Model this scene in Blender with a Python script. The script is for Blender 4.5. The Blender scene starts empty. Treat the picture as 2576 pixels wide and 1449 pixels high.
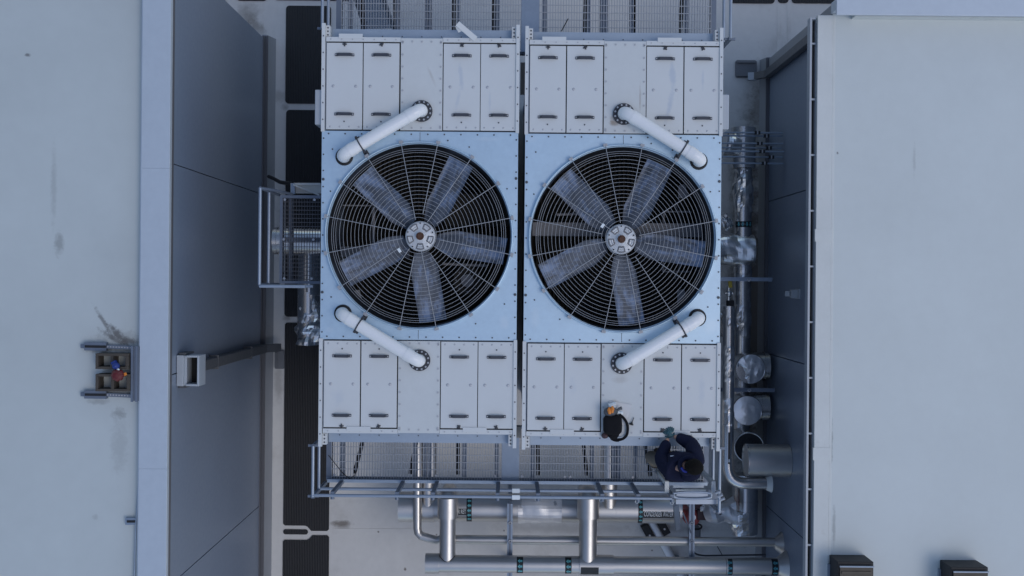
import bpy, bmesh, math, random
from mathutils import Vector, Matrix, noise
random.seed(7)
R = math.radians
SC = bpy.context.scene
COL = SC.collection

# ------------------------------------------------------------------ camera
F, ZC, NU, NV, TH = 2790.0, 19.2, 1290.0, 705.0, R(0.5)
cam = bpy.data.cameras.new("camera")
cam.sensor_width = 36.0
cam.lens = 36.0 * F / 2576.0
cam.shift_x = -(NU - 1288.0) / 2576.0
cam.shift_y = -(724.5 - NV) / 2576.0
cam.clip_end = 300.0
camo = bpy.data.objects.new("camera", cam)
camo.location = (0, 0, ZC)
camo.rotation_euler = (0, 0, TH)
COL.objects.link(camo)
SC.camera = camo

# ------------------------------------------------------------------ world, sun, exposure
SUN_EL, SUN_AZ = R(58), R(115)          # azimuth clockwise from +Y
w = bpy.data.worlds.new("World")
SC.world = w
w.use_nodes = True
nt = w.node_tree
bg = nt.nodes["Background"]
sky = nt.nodes.new("ShaderNodeTexSky")
sky.sky_type = 'NISHITA'
sky.sun_disc = False
sky.sun_elevation = SUN_EL
sky.sun_rotation = SUN_AZ
sky.dust_density = 1.0
sky.air_density = 1.0
sky.ozone_density = 0.5
nt.links.new(sky.outputs[0], bg.inputs[0])
bg.inputs[1].default_value = 0.15
sl = bpy.data.lights.new("sun", 'SUN')
sl.energy = 0.5
sl.angle = R(28)
sl.color = (1.0, 0.985, 0.965)
so = bpy.data.objects.new("sun", sl)
sd = Vector((math.sin(SUN_AZ) * math.cos(SUN_EL), math.cos(SUN_AZ) * math.cos(SUN_EL), math.sin(SUN_EL)))
so.rotation_euler = (-sd).to_track_quat('-Z', 'Y').to_euler()
so.location = (0, 0, 30)
COL.objects.link(so)
SC.view_settings.view_transform = 'Standard'
SC.view_settings.look = 'None'
SC.view_settings.exposure = 0.0
SC.view_settings.gamma = 1.0

# ------------------------------------------------------------------ helpers
def W(u, v, z=0.0):
    """point of the place seen at (u, v) of the photograph, at height z"""
    k = (ZC - z) / F
    du, dv = (u - NU) * k, (NV - v) * k
    c, s = math.cos(TH), math.sin(TH)
    return Vector((c * du - s * dv, s * du + c * dv, z))

def tag(o, label=None, cat=None, group=None, kind=None):
    if label: o['label'] = label
    if cat: o['category'] = cat
    if group: o['group'] = group
    if kind: o['kind'] = kind
    return o

def thing(name, loc, label, cat, group=None):
    o = bpy.data.objects.new(name, None)
    o.empty_display_size = 0.2
    o.location = loc
    COL.objects.link(o)
    return tag(o, label, cat, group)

def root_loc(o):
    p = Vector((0, 0, 0))
    while o is not None:
        p += Vector(o.location); o = o.parent
    return p

class MB:
    def __init__(s): s.v = []; s.f = []; s.m = []; s.s = []
    def add(s, vs, fs, m=0, sm=False):
        b = len(s.v)
        s.v += [Vector(p) for p in vs]
        for f in fs:
            s.f.append([b + i for i in f]); s.m.append(m); s.s.append(sm)
        return s
    def box(s, a, b, m=0):
        x0, y0, z0 = a; x1, y1, z1 = b
        x0, x1 = min(x0, x1), max(x0, x1); y0, y1 = min(y0, y1), max(y0, y1); z0, z1 = min(z0, z1), max(z0, z1)
        return s.add([(x0,y0,z0),(x1,y0,z0),(x1,y1,z0),(x0,y1,z0),(x0,y0,z1),(x1,y0,z1),(x1,y1,z1),(x0,y1,z1)],
              [(0,3,2,1),(4,5,6,7),(0,1,5,4),(1,2,6,5),(2,3,7,6),(3,0,4,7)], m)
    def cbox(s, c, d, m=0, rot=0.0, tilt=None):
        M = Matrix.Rotation(rot, 3, 'Z')
        if tilt is not None: M = M @ tilt
        h = Vector(d) / 2; c = Vector(c)
        vs = [c + M @ Vector((sx*h.x, sy*h.y, sz*h.z)) for sz in (-1,1) for sx, sy in ((-1,-1),(1,-1),(1,1),(-1,1))]
        return s.add(vs, [(0,3,2,1),(4,5,6,7),(0,1,5,4),(1,2,6,5),(2,3,7,6),(3,0,4,7)], m)
    def bar(s, p0, p1, wd, ht, m=0, up=(0,0,1)):
        p0 = Vector(p0); p1 = Vector(p1); d = (p1 - p0).normalized(); up = Vector(up)
        sx = d.cross(up)
        if sx.length < 1e-4: sx = d.cross(Vector((1,0,0)))
        sx.normalize(); uy = sx.cross(d).normalized()
        a = sx * wd / 2; b = uy * ht / 2
        vs = [p0-a-b, p0+a-b, p0+a+b, p0-a+b, p1-a-b, p1+a-b, p1+a+b, p1-a+b]
        return s.add(vs, [(0,3,2,1),(4,5,6,7),(0,1,5,4),(1,2,6,5),(2,3,7,6),(3,0,4,7)][0:6], m)
    def cyl(s, p0, p1, r0, r1=None, n=20, caps=True, m=0, sm=True, mc=None):
        r1 = r0 if r1 is None else r1
        p0 = Vector(p0); p1 = Vector(p1); d = (p1-p0).normalized()
        a = d.orthogonal().normalized(); b = d.cross(a)
        vs = []
        for p, r in ((p0, r0), (p1, r1)):
            for i in range(n):
                t = 2*math.pi*i/n
                vs.append(p + (a*math.cos(t) + b*math.sin(t))*r)
        s.add(vs, [(i, (i+1)%n, n+(i+1)%n, n+i) for i in range(n)], m, sm)
        if caps:
            mc = m if mc is None else mc
            s.add(vs[:n], [tuple(range(n-1,-1,-1))], mc); s.add(vs[n:], [tuple(range(n))], mc)
        return s
    def tube(s, pts, r, n=14, closed=False, caps=True, m=0, sm=True):
        pts = [Vector(p) for p in pts]; N = len(pts)
        rs = r if isinstance(r, (list, tuple)) else [r]*N
        tg = []
        for i in range(N):
            if closed: t = pts[(i+1)%N]-pts[i-1]
            else: t = pts[min(i+1,N-1)]-pts[max(i-1,0)]
            tg.append(t.normalized())
        a = tg[0].orthogonal().normalized(); vs = []
        for i in range(N):
            a = a - tg[i]*a.dot(tg[i])
            if a.length < 1e-5: a = tg[i].orthogonal()
            a.normalize(); b = tg[i].cross(a)
            for k in range(n):
                th = 2*math.pi*k/n
                vs.append(pts[i] + (a*math.cos(th)+b*math.sin(th))*rs[i])
        fs = []
        for i in range(N if closed else N-1):
            j = (i+1) % N
            for k in range(n):
                fs.append((i*n+k, i*n+(k+1)%n, j*n+(k+1)%n, j*n+k))
        s.add(vs, fs, m, sm)
        if caps and not closed:
            s.add(vs[:n], [tuple(range(n-1,-1,-1))], m); s.add(vs[-n:], [tuple(range(n))], m)
        return s
    def lathe(s, prof, c, n=48, m=0, sm=True, close=False):
        c = Vector(c); vs = []
        for r, z in prof:
            for i in range(n):
                t = 2*math.pi*i/n
                vs.append(c + Vector((r*math.cos(t), r*math.sin(t), z)))
        fs = []
        P = len(prof)
        for j in range(P if close else P-1):
            k = (j+1) % P
            for i in range(n):
                fs.append((j*n+i, j*n+(i+1)%n, k*n+(i+1)%n, k*n+i))
        return s.add(vs, fs, m, sm)
    def prism(s, poly, z0, z1, m=0):
        n = len(poly)
        vs = [(x,y,z0) for x,y in poly] + [(x,y,z1) for x,y in poly]
        return s.add(vs, [tuple(range(n-1,-1,-1)), tuple(range(n,2*n))] + [(i,(i+1)%n,n+(i+1)%n,n+i) for i in range(n)], m)
    def ell(s, c, r, n=16, k=10, m=0, M=None, fn=None):
        c = Vector(c); vs = []; fs = []
        for j in range(k+1):
            ph = math.pi*j/k
            for i in range(n):
                t = 2*math.pi*i/n
                p = Vector((math.sin(ph)*math.cos(t), math.sin(ph)*math.sin(t), math.cos(ph)))
                q = Vector((p.x*r[0], p.y*r[1], p.z*r[2]))
                if fn: q = fn(p, q)
                if M: q = M @ q
                vs.append(c+q)
        for j in range(k):
            for i in range(n):
                fs.append((j*n+i, (j+1)*n+i, (j+1)*n+(i+1)%n, j*n+(i+1)%n))
        return s.add(vs, fs, m, True)
    def crumple(s, pts, r, amp, n=26, seed=0, freq=7.0, m=0, caps=True, sub=0.035):
        """foil jacket: a tube whose skin is dented in sharp facets"""
        pts = [Vector(p) for p in pts]; P = []; RR = []
        rs = r if isinstance(r, (list, tuple)) else [r]*len(pts)
        for i in range(len(pts)-1):
            L = (pts[i+1]-pts[i]).length; k = max(2, int(L/sub))
            for j in range(k):
                P.append(pts[i].lerp(pts[i+1], j/k)); RR.append(rs[i]+(rs[i+1]-rs[i])*j/k)
        P.append(pts[-1]); RR.append(rs[-1])
        b = len(s.v)
        s.tube(P, RR, n=n, m=m, sm=False, caps=caps)
        off = Vector((seed*3.1, seed*1.7, seed*5.3))
        N = len(P)
        for q in range(b, len(s.v)):
            p = s.v[q]
            idx = min(N-1, (q-b)//n) if (q-b) < N*n else (0 if (q-b) < N*n+n else N-1)
            c = P[idx]
            d1 = abs(noise.noise(p*freq+off)); d2 = noise.noise(p*freq*2.3+off)
            dd = (d1*1.6-0.45 + 0.35*d2)*amp
            dr = (p-c)
            if dr.length > 1e-6: s.v[q] = p + dr.normalized()*dd
        return s
    def build(s, name, mats, parent=None, bevel=0.0):
        if not isinstance(mats, (list, tuple)): mats = [mats]
        off = root_loc(parent)
        if parent is None and s.v:
            xs = [p.x for p in s.v]; ys = [p.y for p in s.v]; zs = [p.z for p in s.v]
            off = Vector(((min(xs)+max(xs))/2, (min(ys)+max(ys))/2, min(zs)))
        me = bpy.data.meshes.new(name)
        me.from_pydata([p - off for p in s.v], [], s.f)
        for mt in mats: me.materials.append(mt)
        me.polygons.foreach_set('material_index', s.m)
        me.polygons.foreach_set('use_smooth', s.s)
        me.update()
        o = bpy.data.objects.new(name, me)
        COL.objects.link(o)
        if parent is None: o.location = off
        else: o.parent = parent
        if bevel:
            b = o.modifiers.new('bevel', 'BEVEL'); b.width = bevel; b.segments = 2; b.limit_method = 'ANGLE'; b.angle_limit = R(40)
        return o

def elbow(p0, pc, p1, k=8):
    """points of a bend from p0 round the corner pc to p1"""
    p0, pc, p1 = Vector(p0), Vector(pc), Vector(p1)
    return [(p0*(1-t)**2 + pc*2*t*(1-t) + p1*t*t) for t in [i/k for i in range(k+1)]]

def rpoly(x0, y0, x1, y1, r, k=5):
    P = []
    for cx, cy, a in ((x1-r,y1-r,0),(x0+r,y1-r,90),(x0+r,y0+r,180),(x1-r,y0+r,270)):
        for i in range(k+1):
            t = R(a + 90*i/k); P.append((cx+r*math.cos(t), cy+r*math.sin(t)))
    return P

# ------------------------------------------------------------------ materials
def mat(name, col, rough=0.6, metal=0.0, var=0.10, scale=1.5, var2=0.04, scale2=14, bump=0.0, bscale=60, rvar=0.1,
        stretch=(1,1,1), dirt=None, dirt_amt=0.0, dirt_scale=2.0, dirt_lo=0.55, dirt_hi=0.75, spec=0.5):
    m = bpy.data.materials.new(name); m.use_nodes = True
    t = m.node_tree; N = t.nodes; L = t.links
    b = N["Principled BSDF"]
    tc = N.new("ShaderNodeTexCoord"); mp = N.new("ShaderNodeMapping"); mp.inputs['Scale'].default_value = stretch
    L.new(tc.outputs['Object'], mp.inputs[0])
    def nz(sc, det=5, rg=0.6):
        n = N.new("ShaderNodeTexNoise"); n.inputs['Scale'].default_value = sc; n.inputs['Detail'].default_value = det
        n.inputs['Roughness'].default_value = rg; L.new(mp.outputs[0], n.inputs['Vector']); return n.outputs[0]
    def math_(op, a, bb):
        n = N.new("ShaderNodeMath"); n.operation = op
        for i, q in enumerate((a, bb)):
            if isinstance(q, (int, float)): n.inputs[i].default_value = q
            else: L.new(q, n.inputs[i])
        return n.outputs[0]
    n1 = nz(scale); n2 = nz(scale2)
    f = math_('ADD', math_('MULTIPLY', math_('SUBTRACT', n1, 0.5), var*2.6), math_('MULTIPLY', math_('SUBTRACT', n2, 0.5), var2*2.6))
    f = math_('ADD', f, 1.0)
    mx = N.new("ShaderNodeVectorMath"); mx.operation = 'SCALE'
    mx.inputs[0].default_value = col[:3]; L.new(f, mx.inputs['Scale'])
    out = mx.outputs[0]
    if dirt is not None:
        n3 = nz(dirt_scale, 8, 0.7)
        mr = N.new("ShaderNodeMapRange"); mr.inputs[1].default_value = dirt_lo; mr.inputs[2].default_value = dirt_hi
        mr.inputs[3].default_value = 0; mr.inputs[4].default_value = dirt_amt; L.new(n3, mr.inputs[0])
        mi = N.new("ShaderNodeMix"); mi.data_type = 'RGBA'
        L.new(mr.outputs[0], mi.inputs[0]); L.new(out, mi.inputs[6]); mi.inputs[7].default_value = (*dirt, 1)
        out = mi.outputs[2]
    L.new(out, b.inputs['Base Color'])
    b.inputs['Metallic'].default_value = metal
    b.inputs['Specular IOR Level'].default_value = spec
    if rvar:
        rr = math_('ADD', math_('MULTIPLY', math_('SUBTRACT', n2, 0.5), rvar*2), rough); L.new(rr, b.inputs['Roughness'])
    else: b.inputs['Roughness'].default_value = rough
    if bump:
        n4 = nz(bscale, 4); bp = N.new("ShaderNodeBump"); bp.inputs['Strength'].default_value = bump; bp.inputs['Distance'].default_value = 0.01
        L.new(n4, bp.inputs['Height']); L.new(bp.outputs[0], b.inputs['Normal'])
    return m

def add_stains_shade(m, spots, colr, nscale=9):
    """stains with a shape of their own, on the ground also some painted shade: list of (x, y, radius x, radius y, amount, rot) in world metres"""
    t = m.node_tree; N = t.nodes; L = t.links; b = N["Principled BSDF"]
    geo = N.new("ShaderNodeNewGeometry")
    src = b.inputs['Base Color'].links[0].from_socket
    nz = N.new("ShaderNodeTexNoise"); nz.inputs['Scale'].default_value = nscale; nz.inputs['Detail'].default_value = 9; nz.inputs['Roughness'].default_value = 0.75
    L.new(geo.outputs['Position'], nz.inputs['Vector'])
    for (x, y, rx, ry, amt, rot) in spots:
        sub = N.new("ShaderNodeVectorMath"); sub.operation = 'SUBTRACT'; L.new(geo.outputs['Position'], sub.inputs[0]); sub.inputs[1].default_value = (x, y, 0)
        mp = N.new("ShaderNodeMapping"); mp.vector_type = 'TEXTURE'; mp.inputs['Rotation'].default_value = (0, 0, rot); mp.inputs['Scale'].default_value = (rx, ry, 1e4)
        L.new(sub.outputs[0], mp.inputs[0])
        ln = N.new("ShaderNodeVectorMath"); ln.operation = 'LENGTH'; L.new(mp.outputs[0], ln.inputs[0])
        ad = N.new("ShaderNodeMath"); ad.operation = 'MULTIPLY_ADD'; L.new(nz.outputs[0], ad.inputs[0]); ad.inputs[1].default_value = -2.2; L.new(ln.outputs['Value'], ad.inputs[2])
        mr = N.new("ShaderNodeMapRange"); mr.inputs[1].default_value = -0.05; mr.inputs[2].default_value = -0.75
        mr.inputs[3].default_value = 0; mr.inputs[4].default_value = amt; L.new(ad.outputs[0], mr.inputs[0])
        mi = N.new("ShaderNodeMix"); mi.data_type = 'RGBA'; L.new(mr.outputs[0], mi.inputs[0]); L.new(src, mi.inputs[6]); mi.inputs[7].default_value = (*colr, 1)
        src = mi.outputs[2]
    L.new(src, b.inputs['Base Color'])

M = {}
M['membrane'] = mat('membrane', (0.63,0.615,0.585), 0.62, var=0.10, scale=0.9, var2=0.06, scale2=7, dirt=(0.30,0.27,0.23), dirt_amt=0.5, dirt_scale=0.8, dirt_lo=0.56, dirt_hi=0.78, bump=0.08, bscale=25)
M['roof_white'] = mat('roof_white', (0.50,0.538,0.532), 0.6, var=0.09, scale=0.5, var2=0.03, scale2=5, bump=0.05, bscale=18)
M['roof_right'] = mat('roof_right', (0.605,0.635,0.615), 0.6, var=0.08, scale=0.45, var2=0.03, scale2=5, bump=0.05, bscale=18)
M['edge_white'] = mat('edge_white', (0.64,0.65,0.62), 0.55, var=0.08, scale=2, dirt=(0.34,0.30,0.25), dirt_amt=0.5, dirt_scale=3, dirt_lo=0.6, dirt_hi=0.8)
M['coping'] = mat('coping', (0.52,0.57,0.62), 0.42, metal=0.25, var=0.04, scale=1)
M['wall'] = mat('wall', (0.185,0.222,0.285), 0.38, metal=0.0, var=0.05, scale=0.7, var2=0.02, bump=0.03, bscale=8)
M['trim'] = mat('trim', (0.10,0.10,0.11), 0.45, var=0.06)
M['flash'] = mat('flash', (0.27,0.28,0.30), 0.5, var=0.08, scale=3)
M['downspout'] = mat('downspout', (0.085,0.088,0.095), 0.45, var=0.05)
M['greyblock'] = mat('greyblock', (0.16,0.165,0.175), 0.7, var=0.1, bump=0.2)
M['black'] = mat('black', (0.012,0.012,0.013), 0.6, var=0.1)
M['dark'] = mat('dark', (0.018,0.016,0.015), 0.8, var=0.2)
M['pad'] = mat('pad', (0.020,0.020,0.022), 0.75, var=0.18, scale=1.2, var2=0.05)
M['door'] = mat('door', (0.635,0.645,0.635), 0.45, var=0.035, scale=1.4, var2=0.015, scale2=18)
M['panel'] = mat('panel', (0.605,0.62,0.61), 0.5, var=0.05, scale=2.5, var2=0.03, dirt=(0.45,0.39,0.33), dirt_amt=0.25, dirt_scale=2.2, dirt_lo=0.62, dirt_hi=0.8)
M['galv'] = mat('galv', (0.515,0.655,0.76), 0.42, metal=0.55, var=0.06, scale=2.2, var2=0.05, scale2=22)
M['apron'] = mat('apron', (0.36,0.425,0.50), 0.45, metal=0.5, var=0.08, scale=3, var2=0.06, scale2=20)
M['galv_dk'] = mat('galv_dk', (0.28,0.34,0.42), 0.45, metal=0.55, var=0.10, scale=3, var2=0.08, scale2=20)
M['steel'] = mat('steel', (0.33,0.375,0.44), 0.42, metal=0.6, var=0.08, scale=6)
M['grate'] = mat('grate', (0.40,0.42,0.45), 0.5, metal=0.2, var=0.08, scale=5)
M['wire'] = mat('wire', (0.38,0.385,0.40), 0.45, metal=0.3, var=0.08)
M['beam'] = mat('beam', (0.17,0.20,0.25), 0.5, metal=0.4, var=0.12, scale=4)
M['brownplate'] = mat('brownplate', (0.36,0.33,0.29), 0.7, var=0.1, scale=6)
M['joist'] = mat('joist', (0.26,0.30,0.36), 0.5, metal=0.3, var=0.12, scale=4)
M['pvc'] = mat('pvc', (0.80,0.80,0.80), 0.32, var=0.02, scale=3, var2=0.01)
M['handle'] = mat('handle', (0.052,0.056,0.07), 0.45, var=0.05)
M['flange'] = mat('flange', (0.04,0.042,0.05), 0.5, var=0.1)
M['bolt'] = mat('bolt', (0.45,0.46,0.48), 0.4, metal=0.6, var=0.1)
M['boltdk'] = mat('boltdk', (0.07,0.075,0.085), 0.5, var=0.1)
M['boltlt'] = mat('boltlt', (0.46,0.465,0.48), 0.5, metal=0.2, var=0.1)
M['jacket'] = mat('jacket', (0.58,0.565,0.545), 0.40, metal=0.95, var=0.06, scale=2.2, var2=0.02, scale2=7, rvar=0.06)
M['foil'] = mat('foil', (0.80,0.79,0.77), 0.22, metal=0.95, var=0.04, scale=6)
M['jacket_shiny'] = mat('jacket_shiny', (0.66,0.65,0.635), 0.24, metal=0.97, var=0.06, scale=2.5, var2=0.02, scale2=7, rvar=0.05)
M['lid'] = mat('lid', (0.88,0.88,0.87), 0.30, metal=0.95, var=0.04, scale=6, rvar=0.05)
M['foil_white'] = mat('foil_white', (0.70,0.70,0.70), 0.40, metal=0.5, var=0.05, scale=6)
M['blade'] = mat('blade', (0.10,0.112,0.135), 0.55, metal=0.1, var=0.5, scale=1.6, var2=0.3, scale2=5, stretch=(1.5,3.5,1))
def tip_streaks(m):
    # pale blue streaks, stronger towards the tip of each blade (x runs along the blade)
    t = m.node_tree; N = t.nodes; L = t.links; b = N["Principled BSDF"]; src = b.inputs['Base Color'].links[0].from_socket
    tc = N.new("ShaderNodeTexCoord"); mp = N.new("ShaderNodeMapping"); mp.inputs['Scale'].default_value = (3.2,8,1); L.new(tc.outputs['Object'], mp.inputs[0])
    oi = N.new("ShaderNodeObjectInfo"); va = N.new("ShaderNodeVectorMath"); va.operation = 'ADD'; L.new(mp.outputs[0], va.inputs[0])
    cm = N.new("ShaderNodeCombineXYZ"); ml = N.new("ShaderNodeMath"); ml.operation = 'MULTIPLY'; ml.inputs[1].default_value = 40; L.new(oi.outputs['Random'], ml.inputs[0]); L.new(ml.outputs[0], cm.inputs[0]); L.new(cm.outputs[0], va.inputs[1])
    nz = N.new("ShaderNodeTexNoise"); nz.inputs['Scale'].default_value = 1.3; nz.inputs['Detail'].default_value = 7; nz.inputs['Roughness'].default_value = 0.65; L.new(va.outputs[0], nz.inputs['Vector'])
    sx = N.new("ShaderNodeSeparateXYZ"); L.new(tc.outputs['Object'], sx.inputs[0])
    ad = N.new("ShaderNodeMath"); ad.operation = 'MULTIPLY_ADD'; L.new(sx.outputs[0], ad.inputs[0]); ad.inputs[1].default_value = 0.20; L.new(nz.outputs[0], ad.inputs[2])
    mr = N.new("ShaderNodeMapRange"); mr.inputs[1].default_value = 0.60; mr.inputs[2].default_value = 0.80; mr.inputs[3].default_value = 0; mr.inputs[4].default_value = 0.95; L.new(ad.outputs[0], mr.inputs[0])
    mi = N.new("ShaderNodeMix"); mi.data_type = 'RGBA'; L.new(mr.outputs[0], mi.inputs[0]); L.new(src, mi.inputs[6]); mi.inputs[7].default_value = (0.25,0.32,0.46,1)
    L.new(mi.outputs[2], b.inputs['Base Color'])
tip_streaks(M['blade'])
M['hub'] = mat('hub', (0.74,0.75,0.75), 0.5, metal=0.2, var=0.15, scale=6, dirt=(0.2,0.18,0.16), dirt_amt=0.6, dirt_scale=9)
M['rust'] = mat('rust', (0.10,0.045,0.025), 0.8, var=0.3, scale=12, bump=0.3)
M['fill'] = mat('fill', (0.028,0.024,0.018), 0.8, var=0.4, scale=3, bump=0.3, bscale=40)
M['shroud'] = mat('shroud', (0.022,0.023,0.027), 0.5, var=0.2)
M['inner'] = mat('inner', (0.20,0.20,0.21), 0.6, var=0.2, scale=5)
M['teal'] = mat('teal', (0.10,0.36,0.40), 0.5, var=0.08)
M['label_black'] = mat('label_black', (0.012,0.016,0.018), 0.45, var=0.1)
M['label_white'] = mat('label_white', (0.75,0.78,0.78), 0.5, var=0.02)
M['concrete'] = mat('concrete', (0.075,0.064,0.053), 0.9, var=0.2, scale=8, bump=0.5, bscale=90)
M['red'] = mat('red', (0.11,0.010,0.012), 0.45, var=0.1)
M['red_pale'] = mat('red_pale', (0.38,0.08,0.075), 0.5, var=0.2, scale=9)
M['blue'] = mat('blue', (0.012,0.035,0.20), 0.45, var=0.1)
M['yellow'] = mat('yellow', (0.45,0.34,0.03), 0.5, var=0.05)
M['orange'] = mat('orange', (0.75,0.24,0.03), 0.5, var=0.05)
M['brownbox'] = mat('brownbox', (0.085,0.068,0.05), 0.6, var=0.25, scale=5)
M['gutter'] = mat('gutter', (0.42,0.45,0.48), 0.5, metal=0.2, var=0.06)
M['gutter_in'] = mat('gutter_in', (0.05,0.047,0.042), 0.8, var=0.5, scale=4, var2=0.3, scale2=16, dirt=(0.16,0.15,0.14), dirt_amt=0.8, dirt_scale=6)
M['lamp'] = mat('lamp', (0.42,0.44,0.46), 0.4, var=0.05)
M['navy'] = mat('navy', (0.009,0.011,0.030), 0.9, spec=0.2, var=0.25, scale=9, bump=0.4, bscale=16)
M['khaki'] = mat('khaki', (0.20,0.165,0.125), 0.9, var=0.15, scale=8, bump=0.3, bscale=20)
M['skin'] = mat('skin', (0.42,0.24,0.17), 0.55, var=0.06, scale=10)
M['hair'] = mat('hair', (0.006,0.005,0.0045), 0.8, spec=0.15, var=0.3, scale=20, bump=0.8, bscale=70, stretch=(1,4,1))
M['glove'] = mat('glove', (0.05,0.12,0.14), 0.7, var=0.3, scale=20)
M['collar'] = mat('collar', (0.012,0.025,0.24), 0.7, var=0.1)
M['bag'] = mat('bag', (0.008,0.008,0.010), 0.85, spec=0.2, var=0.2, scale=8, bump=0.4, bscale=30)
M['boot'] = mat('boot', (0.05,0.035,0.025), 0.7, var=0.2)
M['film'] = mat('film', (0.66,0.65,0.64), 0.25, var=0.04)
M['maroon'] = mat('maroon', (0.06,0.03,0.035), 0.6, var=0.1)

# ribbed rubber of the pads
def rib(m):
    t = m.node_tree; N = t.nodes; L = t.links; b = N["Principled BSDF"]
    g = N.new("ShaderNodeNewGeometry"); wv = N.new("ShaderNodeTexWave"); wv.inputs['Scale'].default_value = 11.0; wv.bands_direction = 'X'
    L.new(g.outputs['Position'], wv.inputs[0])
    bp = N.new("ShaderNodeBump"); bp.inputs['Strength'].default_value = 0.6; bp.inputs['Distance'].default_value = 0.01
    L.new(wv.outputs[1], bp.inputs['Height']); L.new(bp.outputs[0], b.inputs['Normal'])
rib(M['pad'])

# ------------------------------------------------------------------ ground (flat membrane roof below the towers)
g = MB(); g.add([(-40,-40,0),(40,-40,0),(40,40,0),(-40,40,0)], [(0,1,2,3)])
def sp(u, v, z, ru, rv, amt, rot=0.0):
    p = W(u, v, z); k = (ZC-z)/F
    return (p.x, p.y, ru*k, rv*k, amt, rot)
add_stains_shade(M['membrane'], [sp(860,1317,0,34,9,0.75), sp(862,1325,0,24,6,0.4), sp(620,40,0,45,35,0.35,0.4), sp(700,240,0,22,18,0.3), sp(1900,270,0,50,70,0.28), sp(1895,800,0,75,520,0.9), sp(1850,1250,0,90,70,0.6), sp(1905,300,0,16,160,0.4), sp(700,960,0,14,60,0.3), sp(715,560,0,22,120,0.25), sp(1850,1400,0,160,40,0.2), sp(1420,1330,0,200,14,0.22), sp(1019,1432,0,4,5,0.9), sp(1268,1335,0,3,3,0.9), sp(952,1338,0,3,3,0.8), sp(1098,1345,0,3,3,0.8), sp(1640,1385,0,3,3,0.8), sp(728,1035,0,5,26,0.5), sp(725,880,0,4,30,0.4), sp(718,270,0,12,10,0.5), sp(722,800,0,14,10,0.5), sp(640,60,0,20,40,0.5,0.6), sp(1700,1330,0,120,12,0.3)], (0.12,0.098,0.075), 5)  # long stain beside right tower: brown dirt with the tower's shade painted in
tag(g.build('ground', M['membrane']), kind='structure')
sm_ = MB()
for (u, v0, v1) in ((655,-20,100),(1960,10,180),(1985,10,140)):
    a = W(u, v0, 0); b = W(u, v1, 0); sm_.bar((a.x,a.y,0.002), (b.x,a.y-(a.y-b.y),0.002), 0.07, 0.004)
for (u0, u1, v) in ((835,1040,1337),(1830,1900,412)):
    a = W(u0, v, 0); b = W(u1, v, 0); sm_.bar((a.x,a.y,0.0022), (b.x,b.y,0.0022), 0.10, 0.0045)
tag(sm_.build('ground_seams', M['membrane']), kind='structure')

# ------------------------------------------------------------------ rubber pads on the ground
def pad(u0, v0, u1, v1, label, cuts=None, r=0.06):
    vm = (v0+v1)/2; um = (u0+u1)/2
    x0 = W(u0, vm, 0).x; x1 = W(u1, vm, 0).x; y1 = W(um, v0, 0).y; y0 = W(um, v1, 0).y
    mb = MB()
    if cuts is None:
        mb.prism(rpoly(x0,y0,x1,y1,r), 0.004, 0.016)
    else:
        cu, cv, top = cuts
        xc = W(cu, vm, 0).x; yc = W(um, cv, 0).y
        k = 0.03
        if top:   # notch at the top left
            P = [(x0+k,y0),(x1-k,y0),(x1,y0+k),(x1,y1-k),(x1-k,y1),(xc+.05,y1),(xc-.01,yc+.02),(xc-.05,yc),(x0+k,yc),(x0,yc-k),(x0,y0+k)]
        else:     # notch at the bottom left
            P = [(x0,yc+k),(x0+k,yc),(xc-.05,yc),(xc-.01,yc-.02),(xc+.05,y0),(x1-k,y0),(x1,y0+k),(x1,y1-k),(x1-k,y1),(x0+k,y1),(x0,y1-k)]
        mb.prism(P, 0.004, 0.016)
    o = mb.build('rubber_pad', M['pad'])
    return tag(o, label, 'walkway pad', 'black ribbed pads laid on the pale roof floor')
pad(719,15,832,261,'black ribbed pad nearest the far end of the strip beside the left tower')
pad(718,277,830,797,'long black ribbed pad under the side landing of the left tower')
pad(715,812,830,1335,'long black ribbed pad passing the downspout foot, with a notched lower end', (778,1322,False))
pad(713,1331.5,775,1344,'slim rounded black pad strip lying between two notched pads', None, 0.04)
pad(711,1346,827,1640,'black ribbed pad at the near end of the strip, with a notched upper end', (778,1358,True))
pad(440,-130,572,1,'black ribbed pad behind the corner of the left building, cut by the frame edge')
pad(596,-130,672,2.5,'narrow black pad between two wider pads at the far left corner')
pad(690,-130,890,1.5,'black ribbed pad just beyond the end of the left strip of pads')
pad(1836,-130,1949,9,'black ribbed pad behind the right tower, outside its corner railing')
pad(1957,-130,1984,8,'narrow black pad between two wider pads behind the right building')
pad(1992,-130,2104,9,'black ribbed pad touching the corner of the right building')

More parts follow.
